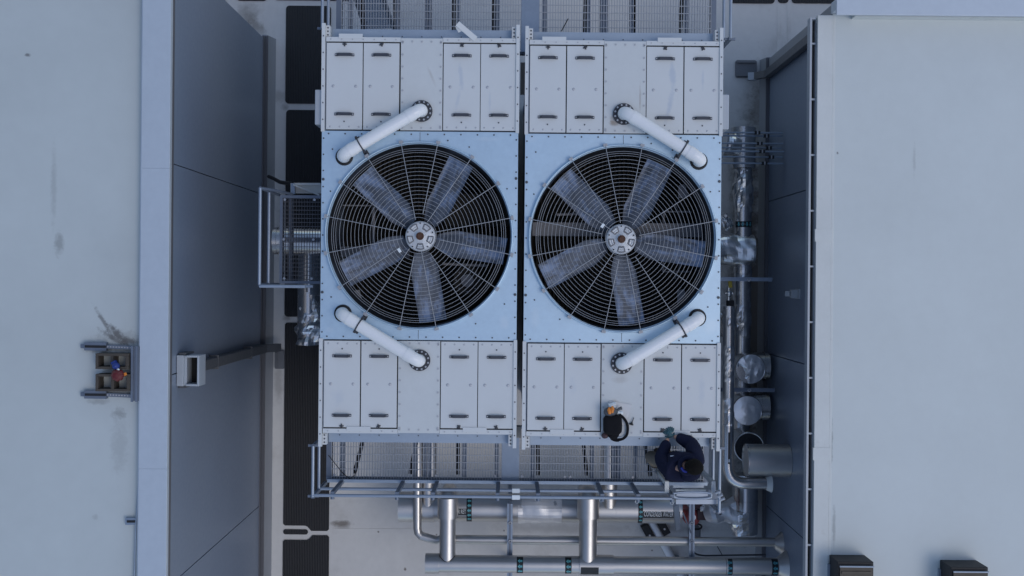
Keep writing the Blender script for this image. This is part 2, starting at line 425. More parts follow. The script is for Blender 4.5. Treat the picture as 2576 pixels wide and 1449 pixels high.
# ------------------------------------------------------------------ left building
bl = thing('building', (-6.9, -3.0, 0), 'dark slate clad building with pale flat roof, coping and a single downspout on its wall', 'building')
XL, ZL, YN = -4.26, 5.55, 4.08
seams = [4.08, 1.42, -1.22, -3.86, -6.5, -9.2]
mb = MB(); mb.box((-9.9,-12,0.3),(XL-0.05,YN-0.03,5.3),1)
for a, b in zip(seams[:-1], seams[1:]):
    mb.box((XL-0.047, b+0.006, 0.36),(XL, a-0.006, 5.47))
mb.box((XL-0.047,-12,0.36),(XL,-9.21,5.47)); mb.box((-9.9,YN-0.027,0.36),(XL-0.05,YN,5.47))
wl = mb.build('wall', [M['wall'], M['black']], bl, 0.004)
mb = MB(); mb.box((-10,-12,5.32),(XL-0.33,YN-0.4,5.40))
mb.box((-10,YN-0.40,5.32),(XL-0.33,YN-0.39,5.52))
add_stains_shade(M['roof_white'], [sp(296,842,5.4,12,40,0.8,0.75), sp(262,812,5.4,6,52,0.65,0.55), sp(284,850,5.4,8,44,0.7,1.05), sp(325,858,5.4,34,10,0.7), sp(245,880,5.4,40,10,0.45), sp(300,860,5.4,70,34,0.3), sp(300,1040,5.4,22,16,0.4), sp(250,1010,5.4,30,10,0.3), sp(148,612,5.4,14,34,0.4), sp(135,470,5.4,9,110,0.2), sp(70,138,5.4,8,5,0.7), sp(240,1300,5.4,9,8,0.2), sp(300,1120,5.4,26,80,0.18)], (0.10,0.095,0.09), 17)
mb.build('roof', M['roof_white'], bl)
mb = MB()
ys = [YN+0.03, 1.34, -2.36, -6.0, -12]
for a, b in zip(ys[:-1], ys[1:]):
    mb.box((XL-0.325, b+0.0006, 5.47),(XL+0.025, a-0.0006, ZL))
mb.box((XL+0.012,-12,5.40),(XL+0.03,YN+0.03,5.4695),1)
mb.build('coping', [M['coping'], M['trim']], bl, 0.002)
mb = MB()
mb.box((XL-0.345,-12,5.4005),(XL-0.3255,YN-0.42,5.52))
mb.build('roof_flashing', M['coping'], bl)
mb = MB()
mb.bar((XL+0.03,-12,0.345),(XL+0.03,YN+0.03,0.345),0.07,0.03)
mb.bar((XL+0.005,-12,0.42),(XL+0.005,YN+0.02,0.42),0.03,0.05)
mb.build('base_trim', M['trim'], bl)
mb = MB()
mb.add([(XL-0.04,-12,0.33),(XL+0.035,-12,0.33),(XL+0.125,-12,0.0),(XL-0.04,-12,0.0),(XL-0.04,YN+0.06,0.33),(XL+0.035,YN+0.06,0.33),(XL+0.125,YN+0.06,0.0),(XL-0.04,YN+0.06,0.0)],
       [(0,1,2,3),(7,6,5,4),(0,4,5,1),(1,5,6,2),(2,6,7,3)])
mb.build('base_flashing', M['flash'], bl)
# conductor head + downspout
yd = W(500, 931, 5.0).y
mb = MB()
h0, h1, x0, x1, zt, zb, t = yd-0.195, yd+0.195, XL+0.005, XL+0.29, 5.13, 4.83, 0.026
mb.box((x0,h0,zb),(x0+0.085,h1,zt)); mb.box((x0+.086,h0+.004,zb),(x0+.12,h1-.004,zt-.03)); mb.box((x1-t,h0,zb),(x1,h1,zt))
mb.box((x0+0.121,h0,zb),(x1-t-.001,h0+t,zt)); mb.box((x0+0.121,h1-t,zb),(x1-t-.001,h1,zt))
mb.box((x0+0.12,h0+t+.001,zb+0.01),(x1-t-.001,h1-t-.001,zb+0.05),1)
mb.box((x0+0.01,h0-0.03,zb-0.12),(x0+0.10,h0-0.002,zt-0.05),2); mb.box((x0+0.01,h1+0.002,zb-0.12),(x0+0.10,h1+0.03,zt-0.05),2)
ch = mb.build('conductor_head', [M['gutter'], M['dark'], M['downspout']], bl, 0.004)
mb = MB(); y0 = W(600,905,2.5).y
mb.box((XL+0.01,yd-0.07,0.5),(XL+0.135,yd+0.07,zb-0.002))
mb.bar((XL+0.075,yd,0.52),(XL+0.26,yd,0.2),0.135,0.12)
mb.box((XL+0.004,yd-0.10,1.6),(XL+0.139,yd+0.10,1.63)); mb.box((XL+0.004,yd-0.10,3.6),(XL+0.139,yd+0.10,3.63))
mb.build('downspout', M['downspout'], bl, 0.006)
p = W(704,903,0)
mb = MB(); mb.prism(rpoly(p.x-.08,p.y-.17,p.x+.08,p.y+.16,.02),0.004,0.03); mb.box((p.x-.07,p.y-.16,.03),(p.x-.04,p.y+.15,.06)); mb.box((p.x-.07,p.y+.11,.0305),(p.x+.07,p.y+.15,.06))
tag(mb.build('splash_block', M['greyblock']), 'small dark splash block at the foot of the downspout on the left wall', 'splash block')

# ------------------------------------------------------------------ right building
br = thing('building', (7.0, -3.0, 0), 'dark clad building with gutter along its eave and two vents on its pale roof', 'building')
XR, ZR, YR = 4.35, 4.03, 3.80
seams = [YR-0.22, 1.38, -1.21, -3.80, -6.4, -9.0]
mb = MB(); mb.box((XR+0.05,-12,0.25),(10.4,YR-0.03,3.95),1)
for a, b in zip(seams[:-1], seams[1:]):
    mb.box((XR, b+0.006, 0.30),(XR+0.047, a-0.006, 3.94))
mb.box((XR,-12,0.30),(XR+0.047,-9.01,3.94)); mb.box((XR+0.05,YR-0.028,0.30),(10.4,YR,3.94))
mb.build('wall', [M['wall'], M['black']], br, 0.004)
mb = MB(); mb.box((XR-0.015,YR-0.215,0.30),(XR+0.045,YR+0.015,4.02))
mb.build('corner_trim', M['flash'], br, 0.005)
mb = MB(); mb.box((XR-0.005,-12,3.96),(10.5,YR-0.12,ZR))
add_stains_shade(M['roof_right'], [sp(2088,960,4.03,5,45,0.7), sp(2091,1120,4.03,5,70,0.5), sp(2094,600,4.03,3,90,0.35), sp(2098,95,4.03,3,5,0.7), sp(2107,385,4.03,3,4,0.8), sp(2300,400,4.03,5,40,0.2), sp(2098,1330,4.03,5,60,0.35)], (0.10,0.095,0.09))
mb.build('roof', M['roof_right'], br)
mb = MB(); mb.box((XR-0.21,-12,3.97),(XR-0.006,YR-0.14,ZR+0.012)); mb.box((XR-0.004,-12,ZR+0.0005),(XR+0.03,YR-0.14,ZR+0.006))
mb.build('roof_edge', M['edge_white'], br, 0.004)
for v in (592, 1142):
    y = W(2067, v, 4.04).y
    mb = MB(); mb.box((XR-0.225,y-0.085,ZR-0.05),(XR+0.01,y+0.085,ZR+0.018))
    mb.build('edge_patch', M['edge_white'], br)
# gutter
mb = MB(); gx0, gx1, gy1 = 4.045, 4.135, W(2055,44,4.0).y
mb.box((gx0,-12,3.86),(gx0+0.028,gy1,4.0)); mb.box((gx1-.006,-12,3.86),(gx1,gy1,3.97)); mb.box((gx0+.029,gy1-.025,3.86),(gx1-.007,gy1,4.0))
mb.box((gx0+.029,-12,3.86),(gx1-.0065,gy1-.026,3.875),1)
gut = mb.build('gutter', [M['gutter'], M['gutter_in']], br)
for k in range(14):
    y = W(2045, 109+140.3*k, 4.0).y
    mb = MB(); mb.box((gx0+.0285,y-0.012,3.965),(gx1-.0065,y+0.012,3.985)); mb.build('strap', M['gutter'], gut)
# downspout at the corner
mb = MB(); yd2 = YR-0.27
mb.box((XR-0.12,yd2-0.065,0.36),(XR-0.02,yd2+0.065,3.855))
mb.bar((4.10,yd2,3.86),(XR-0.07,yd2,3.72),0.12,0.10)
mb.bar((XR-0.07,yd2,0.42),(XR-0.22,yd2,0.22),0.12,0.10)
mb.bar((XR-0.2,yd2,0.19),(XR-0.34,yd2,0.15),0.13,0.10,1)
mb.build('downspout', [M['downspout'], M['gutter']], br, 0.005)
mb = MB()
mb.box((XR+0.25,YR-0.19,4.0305),(10.5,YR-0.118,4.2))
mb.build('parapet_flashing', M['edge_white'], br)
mb = MB(); mb.box((XR-0.03,YR-0.117,4.031),(10.5,YR+0.03,4.28)); mb.box((XR-0.04,YR-0.20,4.281),(10.5,YR+0.06,4.33))
mb.build('coping', M['coping'], br, 0.006)
mb = MB(); mb.bar((XR-0.03,-12,0.28),(XR-0.03,YR+0.03,0.28),0.06,0.05)
mb.build('base_trim', M['trim'], br)
mb = MB()
mb.add([(XR+.04,-12,.255),(XR-.035,-12,.255),(XR-.11,-12,0),(XR+.04,-12,0),(XR+.04,YR+.05,.255),(XR-.035,YR+.05,.255),(XR-.11,YR+.05,0),(XR+.04,YR+.05,0)],
       [(3,2,1,0),(4,5,6,7),(1,5,4,0),(2,6,5,1),(3,7,6,2)])
mb.build('base_flashing', M['flash'], br)
p = W(1876,174,0)
mb = MB(); mb.prism(rpoly(p.x-.185,p.y-.15,p.x+.185,p.y+.15,.04),0.004,0.035); mb.box((p.x-.16,p.y+.10,.0352),(p.x+.16,p.y+.13,.07)); mb.box((p.x-.16,p.y-.13,.0352),(p.x+.16,p.y-.10,.07))
tag(mb.build('splash_block', M['greyblock']), 'square grey splash block under the corner downspout of the right building', 'splash block')

# roof vents on the right roof
def vent(u0, v0, u1, label):
    a = W(u0, v0, ZR); b = W(u1, v0, ZR); y1 = a.y; y0 = y1-0.75; h = 0.38
    t = thing('roof_vent', ((a.x+b.x)/2, (y0+y1)/2, ZR), label, 'roof vent', 'dark box vents on the right roof')
    mb = MB(); mb.box((a.x,y0,ZR+0.002),(b.x,y1,ZR+h)); mb.build('housing', M['black'], t, 0.01)
    mb = MB(); mb.box((a.x+.03,y0+.02,ZR+h+.001),(b.x-.02,y1-.07,ZR+h+.03))
    for k in range(7): mb.box((a.x+.05,y0+.06+k*.09,ZR+h+.0305),(b.x-.04,y0+.09+k*.09,ZR+h+.045))
    mb.build('lid', M['brownbox'], t)
    mb = MB(); mb.cyl((a.x+.02,y1-.055,ZR+h+.045),(b.x-.01,y1-.055,ZR+h+.045),0.012,n=8); mb.build('bar', M['steel'], t)
    for sx in (a.x-.015, b.x+.015):
        mb = MB(); mb.box((sx-.014,y1-.30,ZR+.002),(sx+.014,y1-.12,ZR+.05)); mb.build('foot', M['steel'], t)
    return t
vent(2086,1395,2175,'black box vent with brown louvred lid nearer the gutter on the right roof')
vent(2364,1408,2456,'black box vent with brown lid farther from the gutter, at the frame corner')

# wall lamp on right wall
p = W(1986,739,2.3); p.x = XR
lp = thing('wall_lamp', (XR, p.y, 2.2), 'small pale wall lamp alone in the middle of the right dark wall', 'wall lamp')
mb = MB(); mb.box((XR-0.03,p.y-.075,2.22),(XR-0.001,p.y+.075,2.44)); mb.build('back_plate', M['lamp'], lp)
mb = MB(); mb.box((XR-0.13,p.y-.065,2.30),(XR-0.031,p.y+.065,2.42)); mb.bar((XR-.131,p.y,2.36),(XR-.19,p.y,2.31),.08,.07); mb.build('hood', M['lamp'], lp, 0.008)

# ------------------------------------------------------------------ things on the left roof
ZRF = 5.402
a = W(341,872,ZRF+.12); b = W(341,1008,ZRF+.12)
sf = thing('equipment_stand', W(280,936,ZRF), 'slotted steel strut frame holding two concrete blocks beside the left coping', 'support frame')
mb = MB(); mb.bar((a.x,a.y,ZRF+.10),(b.x,b.y,ZRF+.10),0.105,0.085); mb.box((a.x-.04,b.y-.01,ZRF+.142),(a.x-.015,a.y+.01,ZRF+.165)); mb.box((a.x+.015,b.y-.01,ZRF+.142),(a.x+.04,a.y+.01,ZRF+.165))
mb.build('cross_channel', M['beam'], sf)
for v in (871, 992):
    l = W(203,v,ZRF+.06); r = W(332,v+4,ZRF+.06); mid = W(268,v+1,ZRF+.06)
    mb = MB(); mb.bar((l.x+.05,l.y,ZRF+.04),(mid.x,mid.y,ZRF+.04),0.10,0.08); mb.bar((l.x,l.y,ZRF+.03),(l.x+.05,l.y,ZRF+.04),0.05,0.05)
    mb.bar((l.x+.06,l.y,ZRF+.082),(mid.x,mid.y,ZRF+.082),0.03,0.01,1)
    mb.bar((mid.x+.002,mid.y,ZRF+.04),(r.x,r.y,ZRF+.04),0.045,0.05)
    for k in range(9):
        q = mid.lerp(r, (k+.5)/9); mb.box((q.x-.009,q.y-.008,ZRF+.065),(q.x+.009,q.y+.008,ZRF+.068),2)
    mb.build('rail', [M['beam'], M['black'], M['boltlt']], sf)
def cblock(u0,v0,u1,v1,label):
    a = W(u0,v0,ZRF+.2); b = W(u1,v1,ZRF+.2); z0, z1 = ZRF+.004, ZRF+.2
    x0,x1,y0,y1 = a.x,b.x,b.y,a.y; wv_ = .03; xm = (x0+x1)/2
    mb = MB(); mb.box((x0,y0,z0),(x1,y0+wv_,z1)); mb.box((x0,y1-wv_,z0),(x1,y1,z1))
    for xx in (x0+.017, xm, x1-.017): mb.box((xx-.017,y0+wv_,z0),(xx+.017,y1-wv_,z1-.001))
    tag(mb.build('concrete_block', M['concrete'], None, 0.004), label, 'concrete block', 'hollow blocks weighing down the strut frame')
cblock(240,889,322,929,'brown hollow concrete block under the blue cap in the strut frame')
cblock(240,941,325,985,'brown hollow concrete block under the red disc in the strut frame')
q = W(294,944,ZRF+.3)
bc = thing('marker_lamp', (q.x,q.y,ZRF+.2), 'red round lens with blue cap and yellow tab perched on the concrete blocks', 'lamp')
mb = MB(); mb.cyl((q.x,q.y,ZRF+.205),(q.x,q.y,ZRF+.26),.05,n=12); mb.build('base', M['brownbox'], bc)
mb = MB(); mb.lathe([(.0,.085),(.04,.078),(.07,.05),(.08,.02),(.08,0),(0,0)],(q.x,q.y,ZRF+.262),n=8,sm=False); mb.build('lens', M['red'], bc)
q2 = W(290,921,ZRF+.3); mb = MB(); mb.lathe([(0,.07),(.035,.06),(.045,.02),(.045,0),(0,0)],(q2.x,q2.y,ZRF+.26),n=10); mb.cbox((q2.x-.02,q2.y+.03,ZRF+.27),(.06,.06,.05),0,.5); mb.build('cap', M['blue'], bc)
q3 = W(296,931,ZRF+.3); mb = MB(); mb.ell((q3.x,q3.y,ZRF+.29),(.022,.022,.02),10,6); mb.bar((q2.x,q2.y,ZRF+.27),(q.x,q.y,ZRF+.27),.02,.02); mb.build('link', M['label_white'], bc)
q4 = W(313,942,ZRF+.26); mb = MB(); mb.cbox((q4.x,q4.y,ZRF+.255),(.05,.035,.02),0,.4); mb.build('tab', M['orange'], bc)
# conduit along coping + bracket
cd = thing('conduit', W(345,1320,ZRF), 'thin steel conduit running along the inside of the left coping', 'conduit')
mb = MB(); pts = [W(353,1010,ZRF+.06), W(351.5,1160,ZRF+.06), W(346,1260,ZRF+.06), W(342,1320,ZRF+.06), W(338,1460,ZRF+.06), W(334,1600,ZRF+.06)]
mb.tube(pts, .011, n=8); mb.build('tube', M['galv_dk'], cd)
l = W(316,1311,ZRF+.04); r = W(342,1311,ZRF+.04)
mb = MB(); mb.bar((l.x,l.y,ZRF+.03),(r.x,r.y,ZRF+.03),.085,.05); mb.bar((l.x+.02,l.y,ZRF+.056),(r.x,r.y,ZRF+.056),.03,.006,1)
tag(mb.build('support_bracket', [M['galv_dk'], M['black']]), 'short grey strut bracket clipped under the conduit on the left roof', 'bracket')

add_stains_shade(M['panel'], [sp(1545,310,5.25,16,9,0.6), sp(1541,300,5.25,9,14,0.4), sp(1055,300,5.25,16,10,0.3), sp(1610,250,5.25,3,40,0.35), sp(1085,190,5.25,5,34,0.22,0.4), sp(1560,955,5.25,26,10,0.2), sp(1545,1012,5.25,12,10,0.3)], (0.22,0.15,0.09), 6)
add_stains_shade(M['door'], [sp(1692,190,5.25,9,40,0.5,0.1), sp(1684,270,5.25,8,46,0.5,-0.2), sp(1160,195,5.25,7,44,0.4,0.1), sp(1152,250,5.25,6,30,0.3,-0.2), sp(1768,200,5.25,4,30,0.35), sp(1232,260,5.25,4,34,0.3), sp(1440,970,5.25,12,30,0.2), sp(850,1000,5.25,16,24,0.2), sp(1765,980,5.25,10,40,0.25)], (0.40,0.46,0.55), 6)
add_stains_shade(M['galv'], [sp(1270,815,5.25,16,22,0.35), sp(1225,350,5.25,40,6,0.3), sp(830,830,5.25,14,10,0.3), sp(1340,350,5.25,16,10,0.3), sp(1790,820,5.25,22,24,0.3), sp(1345,800,5.25,14,30,0.25)], (0.66,0.74,0.80), 6)
# ------------------------------------------------------------------ cooling towers
S = 1/200.0
ZT = 5.25
def cell(fu, fv, side, label):
    """one tower cell; side = -1: crossover pipes lead to the left, +1: to the right"""
    c = W(fu, fv, ZT); cx, cy = c.x, c.y
    T = thing('cooling_tower', (cx, cy, 0), label, 'cooling tower', 'twin cooling tower cells')
    hw, hd, he = 1.235, 1.31, 2.485
    L = lambda x, y, z: (cx+x, cy+y, z)
    # casing
    mb = MB(); t = 0.03
    mb.box(L(-hw+.02,-he+.03,.25), L(-hw+.02+t,he-.03,ZT-.035)); mb.box(L(hw-.02-t,-he+.03,.25), L(hw-.02,he-.03,ZT-.035))
    mb.box(L(-hw+.0505,-he+.03,.25), L(hw-.0505,-he+.06,ZT-.035)); mb.box(L(-hw+.0505,he-.06,.25), L(hw-.0505,he-.03,ZT-.035))
    for sx in (-1,1):
        for sy in (-1,1): mb.box(L(sx*(hw-.06)-.05,sy*(he-.09)-.05,0.0), L(sx*(hw-.06)+.05,sy*(he-.09)+.05,.249))
    for sy in (-1,1): mb.box(L(-hw+.0505,sy*1.33-.015,.3), L(hw-.0505,sy*1.33+.015,ZT-.036))
    mb.build('casing', M['galv_dk'], T)
    mb = MB(); mb.box(L(-hw+.051,-1.314,3.60), L(hw-.051,1.314,3.65))
    for k in range(40):
        x = -1.17+k*.06; mb.box(L(x,-1.31,3.651), L(x+.012,1.31,3.72))
    mb.build('drift_eliminator', M['fill'], T)
    # fan deck with round opening
    ro = 1.155
    angs = [2*math.pi*i/96 for i in range(96)] + [math.atan2(sy*hd, sx*hw) % (2*math.pi) for sx in (-1,1) for sy in (-1,1)]
    angs = sorted(angs); n = len(angs); vs = []
    for z in (ZT, ZT-.03):
        for a in angs: vs.append(L(ro*math.cos(a), ro*math.sin(a), z))
        for a in angs:
            k = min(hw/max(1e-6,abs(math.cos(a))), hd/max(1e-6,abs(math.sin(a)))); vs.append(L(k*math.cos(a), k*math.sin(a), z))
    fs = []
    for i in range(n):
        j = (i+1)%n
        fs += [(i,n+i,n+j,j),(2*n+i,2*n+j,3*n+j,3*n+i),(n+i,3*n+i,3*n+j,n+j),(i,j,2*n+j,2*n+i)]
    mb = MB(); mb.add(vs, fs)
    for sy in (-1,1):
        mb.box(L(-.0025,sy*1.17,ZT+.0005), L(.0025,sy*1.30,ZT+.0035),1)
    bl_ = []
    for k in range(12):
        x = -1.15 + k*.208
        bl_ += [(x,1.275),(x,-1.275)]
    for k in range(13):
        y = -1.22 + k*.203; bl_ += [(-1.212,y),(1.212,y)]
    bl_ += [(-1.1,1.08),(-1.12,.55),(1.1,.6),(1.08,-.85),(-1.1,-.78),(.62,1.12),(.72,-1.1),(-.78,-1.02),(.35,1.2)]
    for x,y in bl_: mb.cyl(L(x,y,ZT), L(x,y,ZT+.008), .0105, n=6, m=1, sm=False)
    for (x,y) in ((-1.212,.7),(1.212,.73),(-1.212,-.72),(1.212,-.73)): mb.cyl(L(x,y,ZT), L(x,y,ZT+.012), .018, n=8, m=1, sm=False)
    mb.build('fan_deck', [M['galv'], M['boltdk']], T)
    # fan shroud
    mb = MB(); mb.lathe([(1.185,.002),(1.185,.05),(1.175,.062),(1.165,.06),(1.16,.0)], L(0,0,ZT), n=96, m=1)
    mb.lathe([(1.16,.0),(1.15,-.06),(1.14,-.2),(1.14,-.62)], L(0,0,ZT), n=96, m=0)
    mb.build('fan_shroud', [M['shroud'], M['galv']], T)
    # structure below the fan
    mb = MB()
    if side < 0:
        mb.box(L(-1.12,-.26,4.30), L(-.2,-.12,4.38)); mb.box(L(.25,.18,4.1), L(1.15,.62,4.14),1)
        mb.cyl(L(.25,-.34,4.5), L(.85,-.36,4.5), .02, n=8); mb.cyl(L(-.67,-.1,4.5), L(-.67,.40,4.5), .025, n=8)
        mb.cyl(L(-1.1,.43,4.4), L(-.5,.43,4.4), .012, n=6)
        mb.cyl(L(.58,-.56,4.30), L(.58,-.56,4.45), .19, n=20, m=1); mb.cyl(L(.58,-.56,4.451), L(.58,-.56,4.50), .085, n=16)
        for k in range(8): mb.cyl(L(.58+.15*math.cos(k*.785),-.56+.15*math.sin(k*.785),4.451), L(.58+.15*math.cos(k*.785),-.56+.15*math.sin(k*.785),4.47), .014, n=6)
        br_ = [(-.85,-.78)]
    else:
        mb.box(L(-1.12,.06,4.35), L(-.1,.24,4.45)); mb.box(L(.1,.06,4.35), L(1.12,.24,4.45))
        mb.cyl(L(-.8,.34,4.5), L(-.4,.36,4.5), .02, n=8)
        for s_ in (-1,1):
            mb.cyl(L(.62,s_*.40,4.4), L(1.0,s_*.40,4.4), .013, n=6); mb.cyl(L(.63,s_*.40,4.4), L(.63,s_*.16,4.4), .02, n=6)
            mb.cyl(L(.8,s_*.5,4.3), L(.95,s_*.1,4.3), .012, n=6)
        br_ = [(.86,.66),(.86,-.72)]
    mb.cyl(L(0,0,3.8), L(0,0,4.86), .16, n=20, m=1)
    mb.build('fan_support', [M['inner'], M['fill']], T)
    for (x,y) in br_:
        mb = MB(); mb.prism([L(x-.07,y-.1,0)[:2], L(x+.06,y-.08,0)[:2], L(x+.02,y+.09,0)[:2], L(x-.07,y+.07,0)[:2]], 4.6, 4.62); mb.build('gusset', M['inner'], T)
    # blades
    for k in range(5):
        a0 = R(62+72*k); mb = MB(); vs = []; ns = 9; nc = 6
        ca, sa = math.cos(a0), math.sin(a0)
        for top in (1, 0):
            for i in range(ns):
                f = i/(ns-1); r = .20 + f*.895
                wd = (.18 + .165*min(1, f/.22)); sweep = -.02 + .03*f
                pit = R(30 - 16*f)
                for j in range(nc):
                    q = (j/(nc-1)-.5); lx = q*wd + sweep; camb = .025*(1-4*q*q)
                    hz = -q*wd*math.tan(pit) + camb - (0 if top else .012)
                    vs.append(L(r*ca - lx*sa, r*sa + lx*ca, 4.93 + hz))
        fs = []
        off = ns*nc
        for i in range(ns-1):
            for j in range(nc-1):
                q = i*nc+j
                fs.append((q,q+1,q+nc+1,q+nc)[::-1]); fs.append((off+q,off+q+1,off+q+nc+1,off+q+nc))
        ed = [j for j in range(nc)] + [i*nc+nc-1 for i in range(1,ns)] + [(ns-1)*nc+j for j in range(nc-2,-1,-1)] + [i*nc for i in range(ns-2,0,-1)]
        for i in range(len(ed)): p_, q_ = ed[i], ed[(i+1)%len(ed)]; fs.append((p_,off+p_,off+q_,q_))
        mb.add(vs, fs, 0, True)
        # blade in its own frame so that the streaks run along it
        o = bpy.data.objects.new('fan_blade', None)
        me = bpy.data.meshes.new('fan_blade')
        Mi = (Matrix.Translation((cx,cy,4.93)) @ Matrix.Rotation(a0,4,'Z')).inverted()
        me.from_pydata([Mi @ Vector(p_) for p_ in mb.v], [], mb.f); me.materials.append(M['blade'])
        me.polygons.foreach_set('use_smooth', mb.s); me.update()
        o = bpy.data.objects.new('fan_blade', me); COL.objects.link(o); o.parent = T
        o.location = (0,0,4.93); o.rotation_euler = (0,0,a0)
    # hub
    mb = MB(); mb.lathe([(0,.0),(.06,.0),(.065,-.01),(.16,-.012),(.19,-.025),(.195,-.08),(.17,-.16),(0,-.16)], L(0,0,5.11), n=40)
    for k in range(5):
        a0 = R(90+36+72*k if side < 0 else 54+72*k)
        lp = []
        for (dr, d0, d1) in ((.100,-.30,.30),(.165,.30,-.30)):
            for q in range(7): th = a0+d0+(d1-d0)*q/6; lp.append(L(dr*math.cos(th), dr*math.sin(th), 5.098))
        mb.tube(lp, .0085, n=8, closed=True, m=1)
        for dr in (.118,.148):
            mb.tube([L(dr*math.cos(a0+d_), dr*math.sin(a0+d_), 5.102) for d_ in (-.24,-.12,0,.12,.24)], .010, n=8)
        for d_ in (-.62, .62): mb.cyl(L(.165*math.cos(a0+d_),.165*math.sin(a0+d_),5.093), L(.165*math.cos(a0+d_),.165*math.sin(a0+d_),5.112), .009, n=6, m=1)
    hb = mb.build('fan_hub', [M['hub'], M['inner']], T)
    mb = MB(); mb.cyl(L(0,0,5.10), L(0,0,5.145), .05, n=20); mb.cyl(L(0,0,5.1455), L(0,0,5.16), .03, n=16); mb.build('shaft', M['rust'], hb)
    # guard
    mb = MB(); zg = ZT+.075
    rads = [.225 + .0478*k for k in range(18)] + [1.065, 1.09]
    def zz(r): return zg + .035*(1-(r/1.15)**2)
    for r in rads:
        mb.tube([L(r*math.cos(t_), r*math.sin(t_), zz(r)) for t_ in [2*math.pi*i/80 for i in range(80)]], .0026, n=5, closed=True)
    for k in range(16):
        a0 = R(11.25+22.5*k); r0 = .20 if k%2==0 else .27
        mb.tube([L(r*math.cos(a0), r*math.sin(a0), zz(r)+.008) for r in (r0,.45,.7,.95,1.19)], .0046, n=5)
        mb.cbox(L(1.19*math.cos(a0),1.19*math.sin(a0),ZT+.045), (.035,.05,.075), 0, a0)
    gd = mb.build('fan_guard', M['wire'], T)
    tp = (-.235,-.19) if side < 0 else (-.26,.155)
    mb = MB(); mb.cbox(L(tp[0],tp[1],zg+.045), (.035,.055,.006), 0, R(32 if side<0 else -35)); mb.build('tag_plate', M['label_white'], gd)
    # hot water basin covers
    dx = [(-1.180,-.727),(-.715,-.264),(.289,.748),(.760,1.220)]
    for sy in (-1,1):
        y0, y1 = sorted((sy*1.325, sy*2.47))
        mb = MB(); mb.box(L(-hw+.05,y0-.005 if sy>0 else y0-.01,ZT-.034), L(hw-.01,y1+.01 if sy>0 else y1+.005,ZT-.02),1)
        mb.box(L(-.249,y0,ZT-.019), L(.277,y1+(.012 if sy>0 else 0),ZT+.004)) if sy>0 else mb.box(L(-.249,y0-.012,ZT-.019), L(.277,y1,ZT+.004))
        for k in range(8):
            yy = y0+.05+k*.15
            for xx in (-.225,.253): mb.cyl(L(xx,yy,ZT+.004), L(xx,yy,ZT+.012), .014, n=6, m=2, sm=False)
        for k in range(5):
            for yy in (y0+.03, y1-.03): mb.cyl(L(-.225+.12*k,yy,ZT+.004), L(-.225+.12*k,yy,ZT+.012), .013, n=6, m=2, sm=False)
        # outer sill strips
        ye = sy*2.462
        for (xa, xb) in ((-1.19,-.252),(.28,1.225)):
            mb.box(L(xa,ye-.028,ZT-.0185), L(xb,ye+.028,ZT+.008),3)
            for k in range(7): mb.cyl(L(xa+.06+k*(xb-xa-.12)/6,ye,ZT+.008), L(xa+.06+k*(xb-xa-.12)/6,ye,ZT+.014), .009, n=6, m=2, sm=False)
        mb.build('basin_top', [M['panel'], M['black'], M['boltlt'], M['door']], T)
        for di, (xa, xb) in enumerate(dx):
            ya, yb = (y0+.004, 2.417) if sy>0 else (-2.417, y1-.004)
            jx = random.uniform(-.003,.003); xa += jx; xb += jx + random.uniform(-.002,.002)
            mb = MB(); mb.box(L(xa,ya,ZT-.019), L(xb,yb,ZT+.004))
            ym = (ya+yb)/2; xm = (xa+xb)/2
            for xx in (xa+.085, xb-.085): mb.ell(L(xx,ym,ZT+.004), (.022,.022,.005), 10, 4, 1)
            for k in range(4): mb.ell(L(xa+.05+k*.12, (ya+.035 if sy>0 else yb-.035), ZT+.004), (.014,.014,.004), 8, 4, 1)
            mb.cyl(L(xm,(ya+.10 if sy>0 else yb-.10),ZT+.004), L(xm,(ya+.10 if sy>0 else yb-.10),ZT+.010), .010, n=6, m=2, sm=False)
            d = mb.build('access_door', [M['door'], M['boltlt'], M['boltdk']], T, 0.002)
            for hy in (sy*1.52, sy*2.265):
                mb = MB(); mb.box(L(xm-.075,hy-.019,ZT+.030), L(xm+.075,hy+.019,ZT+.046))
                for s_ in (-1,1):
                    mb.bar(L(xm+s_*.074,hy,ZT+.038), L(xm+s_*.098,hy,ZT+.012), .036, .014)
                    mb.box(L(xm+s_*.092-.001,hy-.017,ZT+.0045), L(xm+s_*.122,hy+.017,ZT+.013))
                    mb.cyl(L(xm+s_*.109,hy,ZT+.013), L(xm+s_*.109,hy,ZT+.020), .008, n=8, m=1)
                mb.build('handle', [M['handle'], M['boltlt']], d)
            mb = MB(); ly = sy*2.40
            mb.cbox(L(xm,ly,ZT+.012), (.03,.03,.014), 0, R(45)); mb.cbox(L(xm,ly,ZT+.010), (.055,.014,.011), 0, R(20*di)); mb.cbox(L(xm,ly,ZT+.0105), (.014,.055,.010), 0, R(20*di))
            mb.build('latch', M['flange'], d)
        # corner angles standing past the basin
        for sx in (-1,1):
            x = sx*1.222
            mb = MB(); mb.box(L(x-.022,sy*1.30,ZT-.033), L(x+.022,sy*2.66,ZT+.022))
            for k in range(6): mb.cyl(L(x,sy*(1.45+k*.21),ZT+.022), L(x,sy*(1.45+k*.21),ZT+.027), .009, n=6, m=1, sm=False)
            mb.box(L(x-sx*.024,sy*2.50,ZT-.12), L(x-sx*.075,sy*2.64,ZT-.02),0)
            for k in range(3): mb.cyl(L(x-sx*.05,sy*(2.52+k*.045),ZT-.02), L(x-sx*.05,sy*(2.52+k*.045),ZT-.012), .011, n=6, m=1, sm=False)
            mb.build('corner_angle', [M['door'], M['boltdk']], T)
